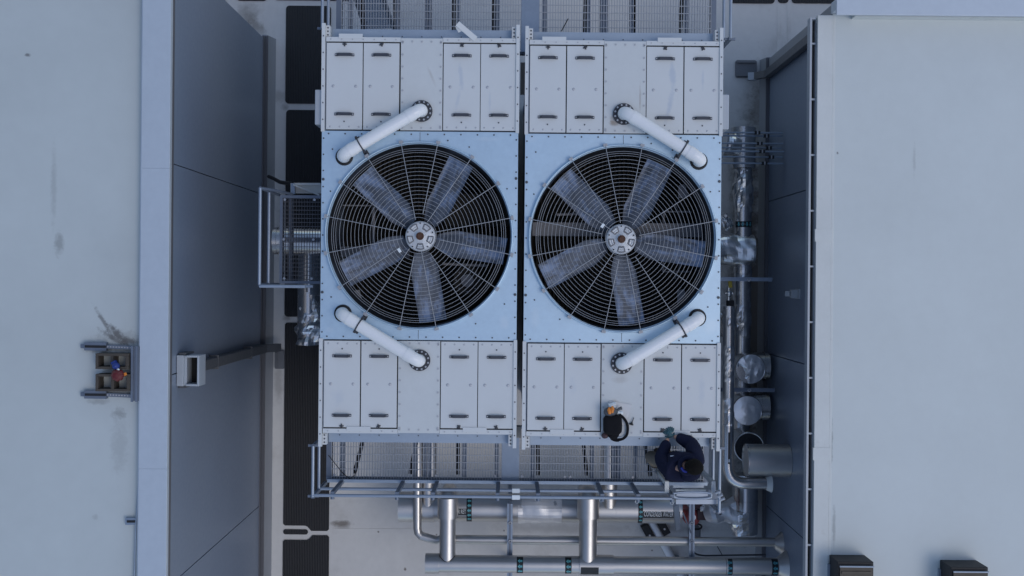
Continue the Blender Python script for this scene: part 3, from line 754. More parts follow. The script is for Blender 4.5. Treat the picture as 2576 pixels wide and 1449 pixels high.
        mb = MB(); mb.box(L(-1.14,sy*2.501,ZT-.20), L(1.14,sy*2.625,ZT-.15)); mb.box(L(-1.14,sy*2.4735,ZT-.4), L(1.14,sy*2.4995,ZT-.04))
        for k in range(9): mb.cyl(L(-1.0+k*.25,sy*2.535,ZT-.15), L(-1.0+k*.25,sy*2.535,ZT-.143), .008, n=6, m=1, sm=False)
        mb.build('apron', [M['apron'], M['boltdk']], T)
        # little cover plates over the outer sill
        for pi, xc in enumerate((-.88, .57) if sy>0 else (-.74, .72)):
            if sy>0 and side<0 and pi==1:
                mb = MB(); mb.bar(L(.46,2.66,ZT+.06), L(.69,2.475,ZT+.02), .07, .006); mb.cbox(L(.475,2.6,ZT+.04),(.05,.09,.006),0,.5)
                pl = mb.build('bent_plate', M['door'], T); pl['label'] = 'bent white plate sticking out past the basin edge'
                continue
            mb = MB(); yc = sy*2.50 if sy>0 else -2.435
            mb.box(L(xc-.15,yc-.03,ZT+.0085), L(xc+.15,yc+.03,ZT+.015)); mb.build('cover_plate', M['door'], T)
        # crossover pipe
        f0 = (side*.0+(.02 if side<0 else .0), sy*1.565); h_ = (side*.95, sy*.985)
        zp = ZT+.185; rp = .079
        A = Vector(L(f0[0], f0[1], zp)); B = Vector(L(h_[0], h_[1], zp)); d_ = (B-A).normalized()
        pts = [Vector(L(f0[0],f0[1],ZT+.02)), Vector(L(f0[0],f0[1],zp-.10))] + elbow((A.x,A.y,zp-.09), A, A+d_*.11, 7)
        pts2 = elbow(B-d_*.11, B, (B.x,B.y,zp-.11), 7) + [Vector((B.x,B.y,ZT-.2))]
        mb = MB(); mb.tube(pts+pts2, rp, n=24)
        mb.tube([A+d_*.10, A+d_*.19], rp+.005, n=24); mb.tube([B-d_*.19, B-d_*.10], rp+.005, n=24)
        pp = mb.build('crossover_pipe', M['pvc'], T)
        mb = MB(); mb.lathe([(.082,.0),(.135,.0),(.135,.028),(.082,.028)], L(f0[0],f0[1],ZT+.0045), n=32, close=True, sm=False)
        for k in range(12):
            t_ = R(15+30*k); mb.cyl(L(f0[0]+.113*math.cos(t_),f0[1]+.113*math.sin(t_),ZT+.033), L(f0[0]+.113*math.cos(t_),f0[1]+.113*math.sin(t_),ZT+.048), .013, n=6, m=1, sm=False)
        mb.build('flange', [M['flange'], M['bolt']], pp)
        mb = MB(); mb.lathe([(.0,.0),(.108,.0),(.112,.006),(.108,.012),(.085,.012),(.08,.004)], L(h_[0],h_[1],ZT+.0005), n=28); mb.build('grommet', M['black'], pp)
        C = B-d_*.26; sd_ = d_.cross(Vector((0,0,1)))
        mb = MB(); mb.tube([C-d_*.008, C+d_*.008], rp+.009, n=24)
        for s_ in (-1,1):
            e = C+sd_*s_*(rp+.02); mb.cyl((e.x,e.y,ZT+.001), (e.x,e.y,zp+.02), .009, n=6); mb.cbox((e.x,e.y,ZT+.006), (.06,.06,.01), 0, math.atan2(d_.y,d_.x)); mb.cbox((e.x,e.y,zp), (.03,.035,.02), 0, math.atan2(d_.y,d_.x))
        mb.build('clamp', M['flange'], pp)
        for (x,y) in ((.17,1.69),(-.18,1.42)) if sy>0 else ((.18,-1.45),(-.16,-1.70)):
            pass
    # box on the outer side
    sx = side
    mb = MB(); mb.box(L(sx*(hw-.019),1.39,ZT-.55), L(sx*(hw+.095),1.83,ZT-.02)); mb.build('side_box', M['gutter'], T, 0.01)
    return T
cell(1054.5, 593, -1, 'left cooling tower cell whose white pipes lean towards the landing side')
cell(1566, 600.5, 1, 'right cooling tower cell with the worker and the black bag at its near edge')
# strip of roof seen down the gap is ground; struts across the gap
for v, lab in ((352,'far'),(1103,'near')):
    pass

# ------------------------------------------------------------------ walkways
ZP = 4.2
def grating(mb, x0, y0, x1, y1, z, sp=.036, cr=.10, th=.008):
    n = int((x1-x0)/sp)
    for i in range(n+1):
        x = x0+i*(x1-x0)/n; mb.box((x-th/2,y0,z-.03),(x+th/2,y1,z))
    m_ = int((y1-y0)/cr)
    for j in range(m_+1):
        y = y0+(j+.35)*cr
        if y < y1: mb.box((x0,y-.0045,z+.0005),(x1,y+.0045,z+.0075))

def walkway(x0, x1, y_in, y_out, cu, label, beams, braces, rail_gap=None, plate_u=None):
    sy = 1 if y_out > y_in else -1
    ya, yb = sorted((y_in, y_out))
    T = thing('walkway', ((x0+x1)/2, (ya+yb)/2, ZP), label, 'walkway', 'steel grating walkways along the towers')
    pa, pb = plate_u
    for (a, b) in ((x0+.07,pa),(pb,x1-.07)):
        mb = MB(); grating(mb, a, ya+.02, b, yb-.05, ZP)
        for k in range(5):
            xx = a+.04+(b-a-.08)*[0,.24,.27,.62,.98][k]; mb.cyl((xx,y_out-sy*.075,ZP+.0005),(xx,y_out-sy*.075,ZP+.016),.018,n=10,m=1)
        mb.build('grating', [M['grate'], M['bolt']], T)
    mb = MB(); mb.box((pa+.004,ya+.02,ZP-.02),(pb-.004,yb-.03,ZP+.006)); mb.build('floor_plate', M['galv_dk'], T)
    mb = MB()
    mb.box((x0,ya,ZP-.16),(x0+.065,yb,ZP+.002)); mb.box((x1-.065,ya,ZP-.16),(x1,yb,ZP+.002))
    mb.box((x0+.0655,y_out-sy*.03,ZP-.16),(x1-.0655,y_out,ZP-.005)); mb.box((x0+.0655,y_in,ZP-.16),(x1-.0655,y_in+sy*.03,ZP-.035))
    mb.build('edge_beam', M['beam'], T)
    for (u, wd) in beams:
        x = W(u, cu, ZP).x; mb = MB(); mb.box((x-wd/2,ya+.031,ZP-.14),(x+wd/2,yb-.031,ZP-.033)); mb.build('joist', M['joist'], T)
    for (ux, dxx) in braces:
        x = W(ux, cu, ZP).x; mb = MB(); mb.bar((x,y_out-sy*.08,ZP-.16),(x+dxx,y_in-sy*.25,ZP-1.3),.05,.05); mb.build('brace', M['black'], T)
    mb = MB(); mb.box((x0+.03,y_out+sy*.002,ZP-.02),(x1-.03,y_out+sy*.012,ZP+.10)); mb.box((x0+.03,y_out-sy*.030,ZP+.0901),(x1-.03,y_out+sy*.0015,ZP+.10)); mb.build('toe_board', M['apron'], T)
    return T
plates = (W(1262,1170,ZP).x, W(1306,1170,ZP).x)
# near walkway
xw0, xw1 = -2.50, 2.67
yo = W(1290,1212,ZP).y
wk = walkway(xw0, xw1, -1.98, yo, 1165, 'near grating walkway on which the worker stands', [(860,.06),(1043,.05),(1068,.05),(1080,.05),(1168,.06),(1249,.05),(1340,.05),(1490,.05),(1543,.05),(1556,.05),(1600,.05),(1700,.05)], [(888,.12),(1030,.10),(1150,-.05),(1355,.0),(1478,-.05),(1640,-.06)], plate_u=plates)
def rails(T, x0, x1, yr, posts, ends, ztop=5.10, zmid=4.65, side_y=None, sides=(1,1), base_z=ZP, sy=-1):
    r = .021
    for z in (ztop, zmid):
        mb = MB(); mb.cyl((x0,yr,z),(x1,yr,z),r,n=10); mb.build('rail', M['steel'], T)
    for x in posts:
        mb = MB(); mb.box((x-.025,yr-sy*.028-.02,base_z-.1),(x+.025,yr-sy*.028+.02,ztop-.0)); mb.cyl((x,yr+sy*.005,ztop-.02),(x,yr+sy*.05,ztop-.02),.026,n=8); mb.build('post', M['beam'], T)
posts = [W(u, 1214, ZP).x for u in (863,1016,1101,1254,1350,1502,1587,1667)]
rails(wk, xw0-.03, W(1690,1247,5.1).x, yo-.03, posts, None)
# end rails of near walkway
def endrail(T, x, y0, y1, ztop=5.10, zmid=4.65):
    for z in (ztop, zmid):
        mb = MB(); mb.cyl((x,y0,z),(x,y1,z),.021,n=10); mb.build('rail', M['steel'], T)
    for y in (y0, y1):
        mb = MB(); mb.box((x-.02,y-.02,ZP-.1),(x+.02,y+.02,ztop)); mb.bar((x-.07,y,ztop-.05),(x+.07,y,ztop-.05),.03,.03); mb.build('post', M['beam'], T)
endrail(wk, xw0-.02, yo-.05, -2.13); endrail(wk, xw1-.02, yo-.20, -2.12)
mb = MB()
for z, v in ((4.65,1230),(5.10,1247)):
    q = W(1298, v, z); mb.cbox((q.x, yo-.03, z+.018), (.10,.055,.03), 0)
mb.build('rail_joint', M['label_white'], wk)
mb = MB()
for u, v in ((1252,1252),(1350,1255),(1512,1258),(1602,1262),(1690,1265)):
    q = W(u, v, 5.0); mb.lathe([(.014,-.006),(.026,-.006),(.026,.006),(.014,.006)], (q.x,q.y,5.0), n=12, close=True); mb.bar((q.x,yo-.03,5.02),(q.x,q.y+.02,5.0),.012,.012)
mb.build('rail_eye', M['bolt'], wk)
mb = MB(); q = W(1305,1087,4.9); mb.box((q.x-.03,q.y-.075,4.86),(q.x+.03,q.y+.07,4.9)); mb.build('gap_plate', M['brownplate'], wk)
# far walkway
yi = 3.07; yo2 = 3.07+1.15
wf = walkway(-2.42, 2.72, yi, yo2, 40, 'far grating walkway at the back end of both towers', [(880,.05),(1000,.05),(1072,.05),(1080,.05),(1152,.05),(1252,.06),(1370,.06),(1482,.05),(1515,.05),(1525,.05),(1590,.05),(1728,.05)], [(905,-.1),(990,-.1),(1140,-.06),(1240,.0),(1475,.05),(1600,.08),(1722,.1)], plate_u=(W(1311,40,ZP).x, W(1357,40,ZP).x))
rails(wf, -2.45, 2.75, yo2+.03, [-2.3,-1.2,0,1.2,2.5], None, sy=1)
endrail(wf, -2.45, 3.19, yo2+.05); endrail(wf, 2.74, 3.10, yo2+.05)
mb = MB(); q = W(1416,66,ZP); mb.bar((q.x-.02,q.y-.07,ZP+.012),(q.x+.07,q.y+.10,ZP+.012),.012,.01); tag(mb.build('cable_offcut', M['black']), 'short black cable scrap lying on the far walkway grating', 'cable')
mb = MB(); q0 = W(845,1150,ZP+.01); pts = [W(826,1145,ZP+.012), W(842,1165,ZP+.012), W(862,1190,ZP+.012), W(880,1204,ZP+.012), W(892,1196,ZP+.012), W(898,1180,ZP+.012)]
mb.tube(pts,.005,n=6); tag(mb.build('cable_offcut', M['black']), 'thin black cable curling over the corner of the near walkway', 'cable')
mb = MB(); q = W(1315,200,4.9); mb.box((q.x-.03,q.y-.19,4.86),(q.x+.03,q.y+.22,4.9)); mb.build('gap_plate', M['brownplate'], wf)
# ladder under far walkway
ld = thing('ladder', W(940,40,1.5), 'sloping steel ladder seen below the far walkway grating', 'ladder')
for (ua, va, ub, vb) in ((888,-25,919,72),(959,-25,990,70)):
    a = W(ua,va,2.6); b = W(ub,vb,1.2); mb = MB(); mb.bar(a,b,.05,.09); mb.build('stringer', M['beam'], ld)
for k in range(9):
    f = (k+.5)/9; a = W(888,-25,2.6).lerp(W(919,72,1.2),f); b = W(959,-25,2.6).lerp(W(990,70,1.2),f); mb = MB(); mb.bar(a,b,.075,.03); mb.build('rung', M['steel'], ld)

# side landing, west
lx0, lx1 = W(707,600,ZP).x, W(806,600,ZP).x; ly1, ly0 = W(756,495,ZP).y, W(756,710,ZP).y
wl_ = thing('landing', ((lx0+lx1)/2,(ly0+ly1)/2,ZP), 'small grating landing with guard rails on the outer side of the left tower', 'landing')
mb = MB(); grating(mb, lx0+.02, ly0+.02, lx1, ly1-.02, ZP, .036, .055, .004)
for (x,y) in ((lx0+.05,ly1-.04),(lx0+.45,ly1-.04),(lx0+.04,(ly0+ly1)/2),(lx0+.44,(ly0+ly1)/2),(lx0+.05,ly0+.05),(lx0+.42,ly0+.05)): mb.cyl((x,y,ZP+.008),(x,y,ZP+.02),.018,n=10,m=1)
mb.build('grating', [M['trim'], M['bolt']], wl_)
mb = MB(); mb.box((lx0-.02,ly0-.02,ZP-.12),(lx0+.018,ly1+.02,ZP+.002)); mb.box((lx0+.019,ly0-.02,ZP-.12),(lx1,ly0+.018,ZP+.002)); mb.box((lx0+.019,ly1-.018,ZP-.12),(lx1,ly1+.02,ZP+.002))
mb.box((lx0+.02,(ly0+ly1)/2-.03,ZP-.12),(lx1,(ly0+ly1)/2+.03,ZP-.033)); mb.box((lx0+.10,ly0+.02,ZP-.12),(lx0+.14,ly1-.02,ZP-.035)); mb.build('frame', M['beam'], wl_)
rx = lx0-.05
for z in (5.24, 4.72):
    mb = MB(); mb.cyl((rx,ly0-.03,z),(rx,ly1+.03,z),.021,n=10); mb.build('rail', M['steel'], wl_)
    mb = MB(); mb.cyl((rx,ly0-.05,z-.001),(lx1,ly0-.05,z-.001),.021,n=10); mb.build('rail', M['steel'], wl_)
mb = MB(); mb.tube([(rx,ly1+.03,5.2),(rx+.15,ly1+.02,5.0),(rx+.28,ly1,4.6)],.018,n=8); mb.build('rail', M['beam'], wl_)
for (x,y) in ((rx,ly0-.03),(rx,ly1+.03),(lx1-.25,ly0-.05)):
    mb = MB(); mb.cyl((x,y,ZP-.1),(x,y,5.24),.02,n=8); mb.build('post', M['beam'], wl_)
br0 = thing('bracket_arm', W(740,470,3.5), 'pale steel angle with a curved black arm above the side landing', 'bracket')
mb = MB(); a = W(739,463,3.9); b = W(806,463,3.9); mb.bar(a,b,.03,.02); b2 = W(806,492,3.9); mb.bar(W(741,466,3.88),b2,.02,.16)
mb.cbox(W(771,474,3.85),(.44,.14,.01)); mb.build('angle', M['edge_white'], br0)
mb = MB(); mb.bar(W(738,462,3.9),W(738,488,3.9),.05,.06); mb.build('end_clip', M['galv_dk'], br0)
mb = MB(); mb.tube([W(676,444,2.4),W(690,450,2.6),W(704,458,3.0),W(735,463,3.6)],.028,n=8); mb.build('arm', M['black'], br0)

# ------------------------------------------------------------------ pipes
def band(mb, p, axis, r, wd, m=0):
    a = Vector(axis).normalized(); p = Vector(p); mb.tube([p-a*wd/2, p+a*wd/2], r, n=28, m=m, caps=False)
def wrapped(mb, shapes, centre, axis, r, m=0):
    """lay flat polygons (x along the pipe, y round it, metres) on the top of a pipe"""
    a = Vector(axis).normalized(); up = Vector((0,0,1)); s_ = up.cross(a)
    for poly in shapes:
        vs = []
        for x, y in poly:
            t = y/r; vs.append(Vector(centre)+a*x+(up*math.cos(t)+s_*math.sin(t))*r)
        mb.add(vs, [tuple(range(len(vs)))], m)
def arrow_band(parent, p, axis, r, wd=.085, rows=4, along=True, span=1.15):
    mb = MB(); a = Vector(axis).normalized(); up = Vector((0,0,1)); s_ = up.cross(a)
    K = 16; vs = []
    for i in range(K+1):
        t = (-span+2*span*i/K)
        for x in (-wd/2, wd/2): vs.append(Vector(p)+a*x+(up*math.cos(t)+s_*math.sin(t))*(r+.003))
    mb.add(vs, [(2*i,2*i+1,2*i+3,2*i+2) for i in range(K)], 0, True)
    sh = []
    for k in range(rows):
        yc = (k-(rows-1)/2)*(2*span*r*.8/rows); h = span*r*.8/rows*.82; q = wd*.38
        sh += [[(-q,yc),(0,yc-h*.95),(0,yc+h*.95)], [(0,yc-h*.45),(q,yc-h*.45),(q,yc+h*.45),(0,yc+h*.45)]]
    wrapped(mb, sh, p, axis, r+.006, 1)
    return mb.build('arrow_band', [M['label_black'], M['teal']], parent)
def text_label(parent, word, p, axis, r, height, x0, x1):
    mb = MB(); K = 6; a = Vector(axis).normalized(); up = Vector((0,0,1)); s_ = up.cross(a); vs = []
    hh = height*.8
    for i in range(K+1):
        t = (-hh+2*hh*i/K)/r
        for x in (x0, x1): vs.append(Vector(p)+a*x+(up*math.cos(t)+s_*math.sin(t))*(r+.003))
    mb.add(vs, [(2*i,2*i+1,2*i+3,2*i+2) for i in range(K)], 0, True)
    lb = mb.build('label', M['label_black'], parent)
    cu = bpy.data.curves.new('lettering', 'FONT'); cu.body = word; cu.size = height*1.38; cu.align_x = 'CENTER'; cu.align_y = 'CENTER'; cu.resolution_u = 2; cu.offset = height*.008
    to = bpy.data.objects.new('lettering_src', cu); COL.objects.link(to)
    dg = bpy.context.evaluated_depsgraph_get(); me = bpy.data.meshes.new_from_object(to.evaluated_get(dg))
    bpy.data.objects.remove(to); 
    xs = [v.co.x for v in me.vertices]; L_ = (max(xs)-min(xs)); xm = (max(xs)+min(xs))/2; k = (x1-x0-.03)/L_; xc = (x0+x1)/2
    ys_ = [v.co.y for v in me.vertices]; ym = (max(ys_)+min(ys_))/2
    off = root_loc(parent)
    for v in me.vertices:
        x = (v.co.x-xm)*k+xc; t = (v.co.y-ym)/r
        v.co = Vector(p)+a*x+(up*math.cos(t)+s_*math.sin(t))*(r+.0055) - off
    me.name = 'lettering'; me.materials.clear(); me.materials.append(M['label_white'])
    o = bpy.data.objects.new('lettering', me); COL.objects.link(o); o.parent = lb
    return lb
def rings_(mb, p0, p1, r, n, m=0):
    p0 = Vector(p0); p1 = Vector(p1); d = (p1-p0).normalized()
    for k in range(1, n):
        q = p0.lerp(p1, k/n); mb.tube([q-d*.012, q+d*.012], r+.004, n=28, m=m, caps=False)

# condenser header along the near walkway
z1 = 1.15; r1 = .225
a = W(1005,1276,z1); b = W(1712,1281,z1)
y1_ = (a.y+b.y)/2
h1_ = thing('header_pipe', ((a.x+b.x)/2,y1_,0), 'thick insulated condenser water pipe with written labels below the near railing', 'pipe')
mb = MB(); mb.tube([(a.x,y1_,z1),(b.x,y1_,z1)], r1, n=36); mb.tube([(a.x-.004,y1_,z1),(W(1093,1276,z1).x,y1_,z1)], r1+.016, n=36)
rings_(mb, (W(1190,1276,z1).x,y1_,z1), (W(1600,1276,z1).x,y1_,z1), r1, 8)
mb.build('jacket', M['jacket'], h1_)
mb = MB(); mb.crumple([(W(1303,1276,z1).x,y1_,z1),(W(1345,1276,z1).x,y1_,z1),(W(1412,1276,z1).x,y1_,z1)], [r1+.005,r1+.02,r1+.005], .03, n=30, seed=3, freq=2.6); mb.build('foil_patch', M['foil_white'], h1_)
for u in (1078.5, 1530):
    q = W(u,1250,z1); mb = MB(); mb.tube([(q.x,y1_+1.15,z1+.10),(q.x,y1_+.05,z1+.10)], .135, n=28); mb.build('branch', M['jacket'], h1_)
px = W(1160,1276,z1).x
arrow_band(h1_, (W(1180,1276,z1+r1).x,y1_,z1), (1,0,0), r1, .085, 5, span=1.1)
text_label(h1_, 'R RET', (W(1160,1276,z1+r1).x,y1_-.02,z1), (1,0,0), r1, .07, W(1150.5,1276,z1+r1).x-W(1160,1276,z1+r1).x, W(1174.5,1276,z1+r1).x-W(1160,1276,z1+r1).x)
arrow_band(h1_, (W(1612,1276,z1+r1).x,y1_,z1), (1,0,0), r1, .075, 5, span=1.1)
xa_ = W(1618,1276,z1+r1).x; xb_ = W(1711,1276,z1+r1).x
text_label(h1_, 'CONDENSER WATER RET', ((xa_+xb_)/2,y1_-.03,z1), (1,0,0), r1, .085, -(xb_-xa_)/2, (xb_-xa_)/2)
# lower header
z3 = 1.72; r3 = .135
a = W(1072,1420,z3); bx = XR; y3 = W(1500,1421,z3).y
h3 = thing('header_pipe', ((a.x+bx)/2,y3,0), 'long shiny pipe with four arrow bands at the lower edge, ending in the right wall', 'pipe')
mb = MB(); mb.tube([(a.x,y3,z3),(bx-.002,y3,z3)], r3, n=32); mb.tube([(a.x-.01,y3,z3),(W(1105,1420,z3).x,y3,z3)], r3+.022, n=32)
mb.tube([(W(1457,1420,z3).x,y3,z3),(W(1543,1420,z3).x,y3,z3)], r3+.022, n=32)
rings_(mb, (W(1150,1420,z3).x,y3,z3), (W(1440,1420,z3).x,y3,z3), r3, 5); rings_(mb, (W(1560,1420,z3).x,y3,z3), (W(1960,1420,z3).x,y3,z3), r3, 6)
mb.build('jacket', M['jacket'], h3)
mb = MB(); mb.cyl((bx-.14,y3,z3),(bx-.003,y3,z3),r3+.01,r3+.11,n=32); mb.build('wall_collar', M['jacket'], h3)
mb = MB(); wrapped(mb, [[(-.14,-.14),(.14,-.14),(.14,-.10),(-.14,-.10)],[(-.14,-.10),(.14,-.10),(.14,-.05),(-.14,-.05)],[(-.14,-.05),(.14,-.05),(.14,.0),(-.14,.0)]], (W(1482,1420,z3).x,y3,z3), (1,0,0), r3+.026)
mb.build('label', M['label_black'], h3)
for u in (1308,1430,1836,1951): arrow_band(h3, (W(u,1420,z3+r3).x,y3,z3), (1,0,0), r3, .10, 3, span=1.2)
# upright-in-plan connecting pipes
for (u, r_, lab) in ((1126,.127,'shiny insulated pipe crossing over the labelled header, the narrower of two'), (1479,.142,'shiny insulated pipe crossing over the labelled header, the wider of two')):
    x = W(u,1330,z3).x
    cp = thing('connecting_pipe', (x,(y3-2.4)/2,0), lab, 'pipe', 'pipes joining the two headers')
    ys0 = W(u,1248,z3).y
    mb = MB(); mb.tube([(x,ys0,z1+.1)]+elbow((x,ys0,z3-.16),(x,ys0,z3),(x,ys0-.16,z3),6)+[(x,y3-.0,z3)], r_, n=28); mb.build('jacket', M['jacket'], cp)
    mb = MB(); mb.tube([(x+r_*math.sin(f_), y3+math.sqrt(max(1e-4,(r3+.004)**2-(r_*math.cos(f_))**2)), z3+r_*math.cos(f_)+.001) for f_ in [R(-75+150*q/24) for q in range(25)]], .006, n=6); mb.build('seam', M['shroud'], cp)
    ye_ = W(u,1302,z3).y
    mb = MB(); mb.tube([(x,ys0-.02,z3),(x,ye_,z3)], r_+.034, n=32); mb.build('sleeve', M['jacket'], cp)
# thin bent pipe
z4 = 1.41; r4 = .068
pts = [W(1050,1110,z4), W(1050,1325,z4)] + elbow(W(1050,1328,z4), W(1050,1350,z4), W(1072,1352,z4), 3) + [W(1098,1359,z4)]
xend = XR-.003; y4 = W(1500,1360,z4).y
bp_ = thing('bent_pipe', (W(1050,1340,z4).x,y4,0), 'thin shiny pipe with a mitred bend, running between the two headers to the wall', 'pipe')
mb = MB(); mb.tube(pts+[Vector((W(1110,1360,z4).x,y4,z4))], r4, n=20, sm=False); mb.build('elbow', M['jacket'], bp_)
mb = MB(); mb.tube([(W(1105,1360,z4).x,y4,z4),(xend,y4,z4)], r4+.004, n=24); rings_(mb, (W(1150,1360,z4).x,y4,z4), (W(1950,1360,z4).x,y4,z4), r4+.004, 9); mb.build('jacket', M['jacket'], bp_)
mb = MB(); mb.cyl((XR-.12,y4-.02,z4),(XR-.002,y4-.02,z4),r4+.015,r4+.12,n=28); mb.build('wall_collar', M['jacket'], bp_)
# strut supports
for (u, lab) in ((1283,'grey strut post crossing under the lower header, midway along it'), (1740,'grey strut post crossing the pipes beside the red valve')):
    a = W(u,1266,1.53); b = W(u-1,1470,1.53)
    st = thing('pipe_support', ((a.x+b.x)/2,(a.y+b.y)/2,0), lab, 'pipe support', 'strut supports under the near pipes')
    mb = MB(); mb.bar((a.x,a.y,1.532),(b.x,b.y,1.532),.085,.075); mb.bar((a.x,a.y,1.572),(b.x,b.y,1.572),.03,.006,1); mb.build('beam', [M['galv_dk'], M['beam']], st)
    for yy in (a.y-.02, b.y+.05):
        mb = MB(); mb.bar((a.x,yy,0.0),(a.x,yy,1.49),.06,.06,up=(0,1,0)); mb.build('leg', M['galv_dk'], st)
    mb = MB()
    for v in (1316,1362): 
        q = W(u,v,1.58); mb.lathe([(.014,0),(.03,0),(.03,.014),(.014,.014)], (q.x,q.y,1.576), n=12, close=True)
    mb.build('bolt', M['bolt'], st)

# conduits on right side
for i, (v, u1, dz) in enumerate(((333,1972,1.36),(341,1974,1.34),(360,1968,1.40),(371,1962,1.30),(380,1945,1.46),(394,1960,1.38),(410,1952,1.44))):
    a = W(1795,v,dz); b = W(u1,v,dz)
    cc = thing('conduit', ((a.x+b.x)/2,a.y,dz), ['topmost thin conduit of seven between the right tower and the dark wall','second thin conduit from the top, hugging the topmost one','third thin conduit from the top of the seven beside the right tower','fourth, middle thin conduit of the seven beside the right tower','fifth thin conduit from the top, the shortest of the seven','sixth thin conduit from the top of the seven, next to last','lowest of the seven thin conduits between right tower and wall'][i], 'conduit', 'thin conduits between the right tower and the wall')
    mb = MB(); mb.tube([a, Vector((XR-.03,a.y,dz))], .014, n=8); mb.build('tube', M['galv_dk'], cc)
    q = W(1905+(i*23)%40,v,dz); mb = MB(); mb.cbox((q.x,a.y,dz),(.09,.05,.05)); mb.cbox((q.x,a.y,dz+.028),(.02,.056,.008),1); mb.build('coupling', [M['black'], M['bolt']], cc)

# long pipe along right tower
ze = 0.42; xe = W(1868,700,ze).x
ep = thing('riser_pipe', (xe,0,0), 'long shiny insulated pipe running beside the right tower at the wall foot', 'pipe')
Y = lambda v: W(1868,v,ze).y
mb = MB(); mb.tube([(xe,Y(425),ze),(xe,Y(1125),ze)], .146, n=32); rings_(mb,(xe,Y(425),ze),(xe,Y(1125),ze),.146,10); mb.build('jacket', M['jacket_shiny'], ep)
mb = MB(); mb.tube([(xe-.01,Y(322),ze),(xe-.01,Y(424),ze)], .21, n=30); mb.build('end_sleeve', M['jacket_shiny'], ep)
mb = MB(); mb.crumple([(xe,Y(430),ze),(xe,Y(480),ze),(xe,Y(535),ze)], [.155,.175,.152], .04, n=24, seed=5, freq=5); mb.build('foil_patch', M['foil'], ep)
mb = MB(); mb.crumple([(xe,Y(668),ze),(xe,Y(700),ze)], [.151,.153], .02, n=24, seed=6, freq=6); mb.crumple([(xe,Y(720),ze),(xe,Y(790),ze),(xe,Y(850),ze)], [.150,.156,.150], .03, n=24, seed=8, freq=5); mb.build('foil_patch', M['foil'], ep)
arrow_band(ep, (xe,Y(565),ze), (0,1,0), .147, .10, 4, span=1.2)
mb = MB(); mb.crumple([(W(1800,628,ze).x,Y(628),ze+.02),(W(1893,628,ze).x,Y(629),ze+.02)], [.27,.265], .035, n=34, seed=11, freq=3.6); mb.build('elbow_wrap', M['lid'], ep)
mb = MB(); mb.crumple([(W(1812,545,ze).x,Y(545),ze+.1),(W(1834,570,ze).x,Y(572),ze+.06)], [.09,.10], .05, n=20, seed=13, freq=9); mb.build('foil_patch', M['foil'], ep)
mb = MB(); mb.tube([(xe+.05,Y(1190),ze+.1),(xe+.05,Y(1338),ze+.1)], .215, n=32); mb.tube([(xe+.05,Y(1255),ze+.1),(xe+.05,Y(1262),ze+.1)], .222, n=32, caps=False); mb.build('lower_sleeve', M['jacket_shiny'], ep)
mb = MB(); mb.crumple([(xe+.01,Y(1280),ze+.12),(xe+.0,Y(1310),ze+.12),(xe+.03,Y(1337),ze+.12)], [.225,.232,.21], .045, n=26, seed=17, freq=3.5); mb.build('foil_patch', M['foil'], ep)
mb = MB(); mb.crumple([(W(1818,372,ze).x,Y(366),ze+.12),(W(1856,372,ze).x,Y(372),ze+.10)], [.20,.15], .05, n=24, seed=15, freq=3.2); mb.build('foil_patch', M['foil'], ep)
# thinner pipe with elbow
z5 = 1.9; r5 = .09
tp = thing('drain_pipe', W(1830,1000,0), 'thinner foil covered pipe hugging the right tower, bending to the wall at its near end', 'pipe')
p_a = W(1830,1195,z5); xq = p_a.x
pts = [Vector((xq,W(1830,770,z5).y,z5)), Vector((xq,W(1830,1165,z5).y,z5))] + elbow((xq,W(1830,1168,z5).y,z5), (xq,W(1830,1216,z5).y,z5), (W(1880,1216,z5).x,W(1880,1216,z5).y,z5), 8) + [Vector((W(1928,1216,z5).x,W(1880,1216,z5).y,z5))]
mb = MB(); mb.tube(pts, r5, n=22); mb.build('jacket', M['jacket_shiny'], tp)
mb = MB(); mb.crumple([(xq,W(1830,870,z5).y,z5),(xq,W(1830,960,z5).y,z5)], r5+.004, .012, n=20, seed=21, freq=12); mb.crumple([(xq,W(1830,1000,z5).y,z5),(xq,W(1830,1040,z5).y,z5),(xq,W(1830,1070,z5).y,z5)], r5+.004, .014, n=20, seed=22, freq=12); mb.crumple([(xq,W(1830,775,z5).y,z5),(xq,W(1830,830,z5).y,z5)], r5+.002, .016, n=18, seed=24, freq=11); mb.build('foil_patch', M['foil'], tp)
mb = MB(); mb.box((xq-.012,W(1830,1165,z5).y,z5+r5+.002),(xq+.022,W(1830,1086,z5).y,z5+r5+.006)); mb.box((xq-.006,W(1830,1160,z5).y,z5+r5+.0065),(xq+.016,W(1830,1153,z5).y,z5+r5+.008),1); mb.build('label', [M['label_black'], M['label_white']], tp)
qe = W(1930,1218,z5); mb = MB(); mb.cyl((qe.x-.02,pts[-1].y,z5),(qe.x+.06,pts[-1].y,z5),r5+.01,r5+.05,n=24); mb.build('end_cone', M['edge_white'], tp)
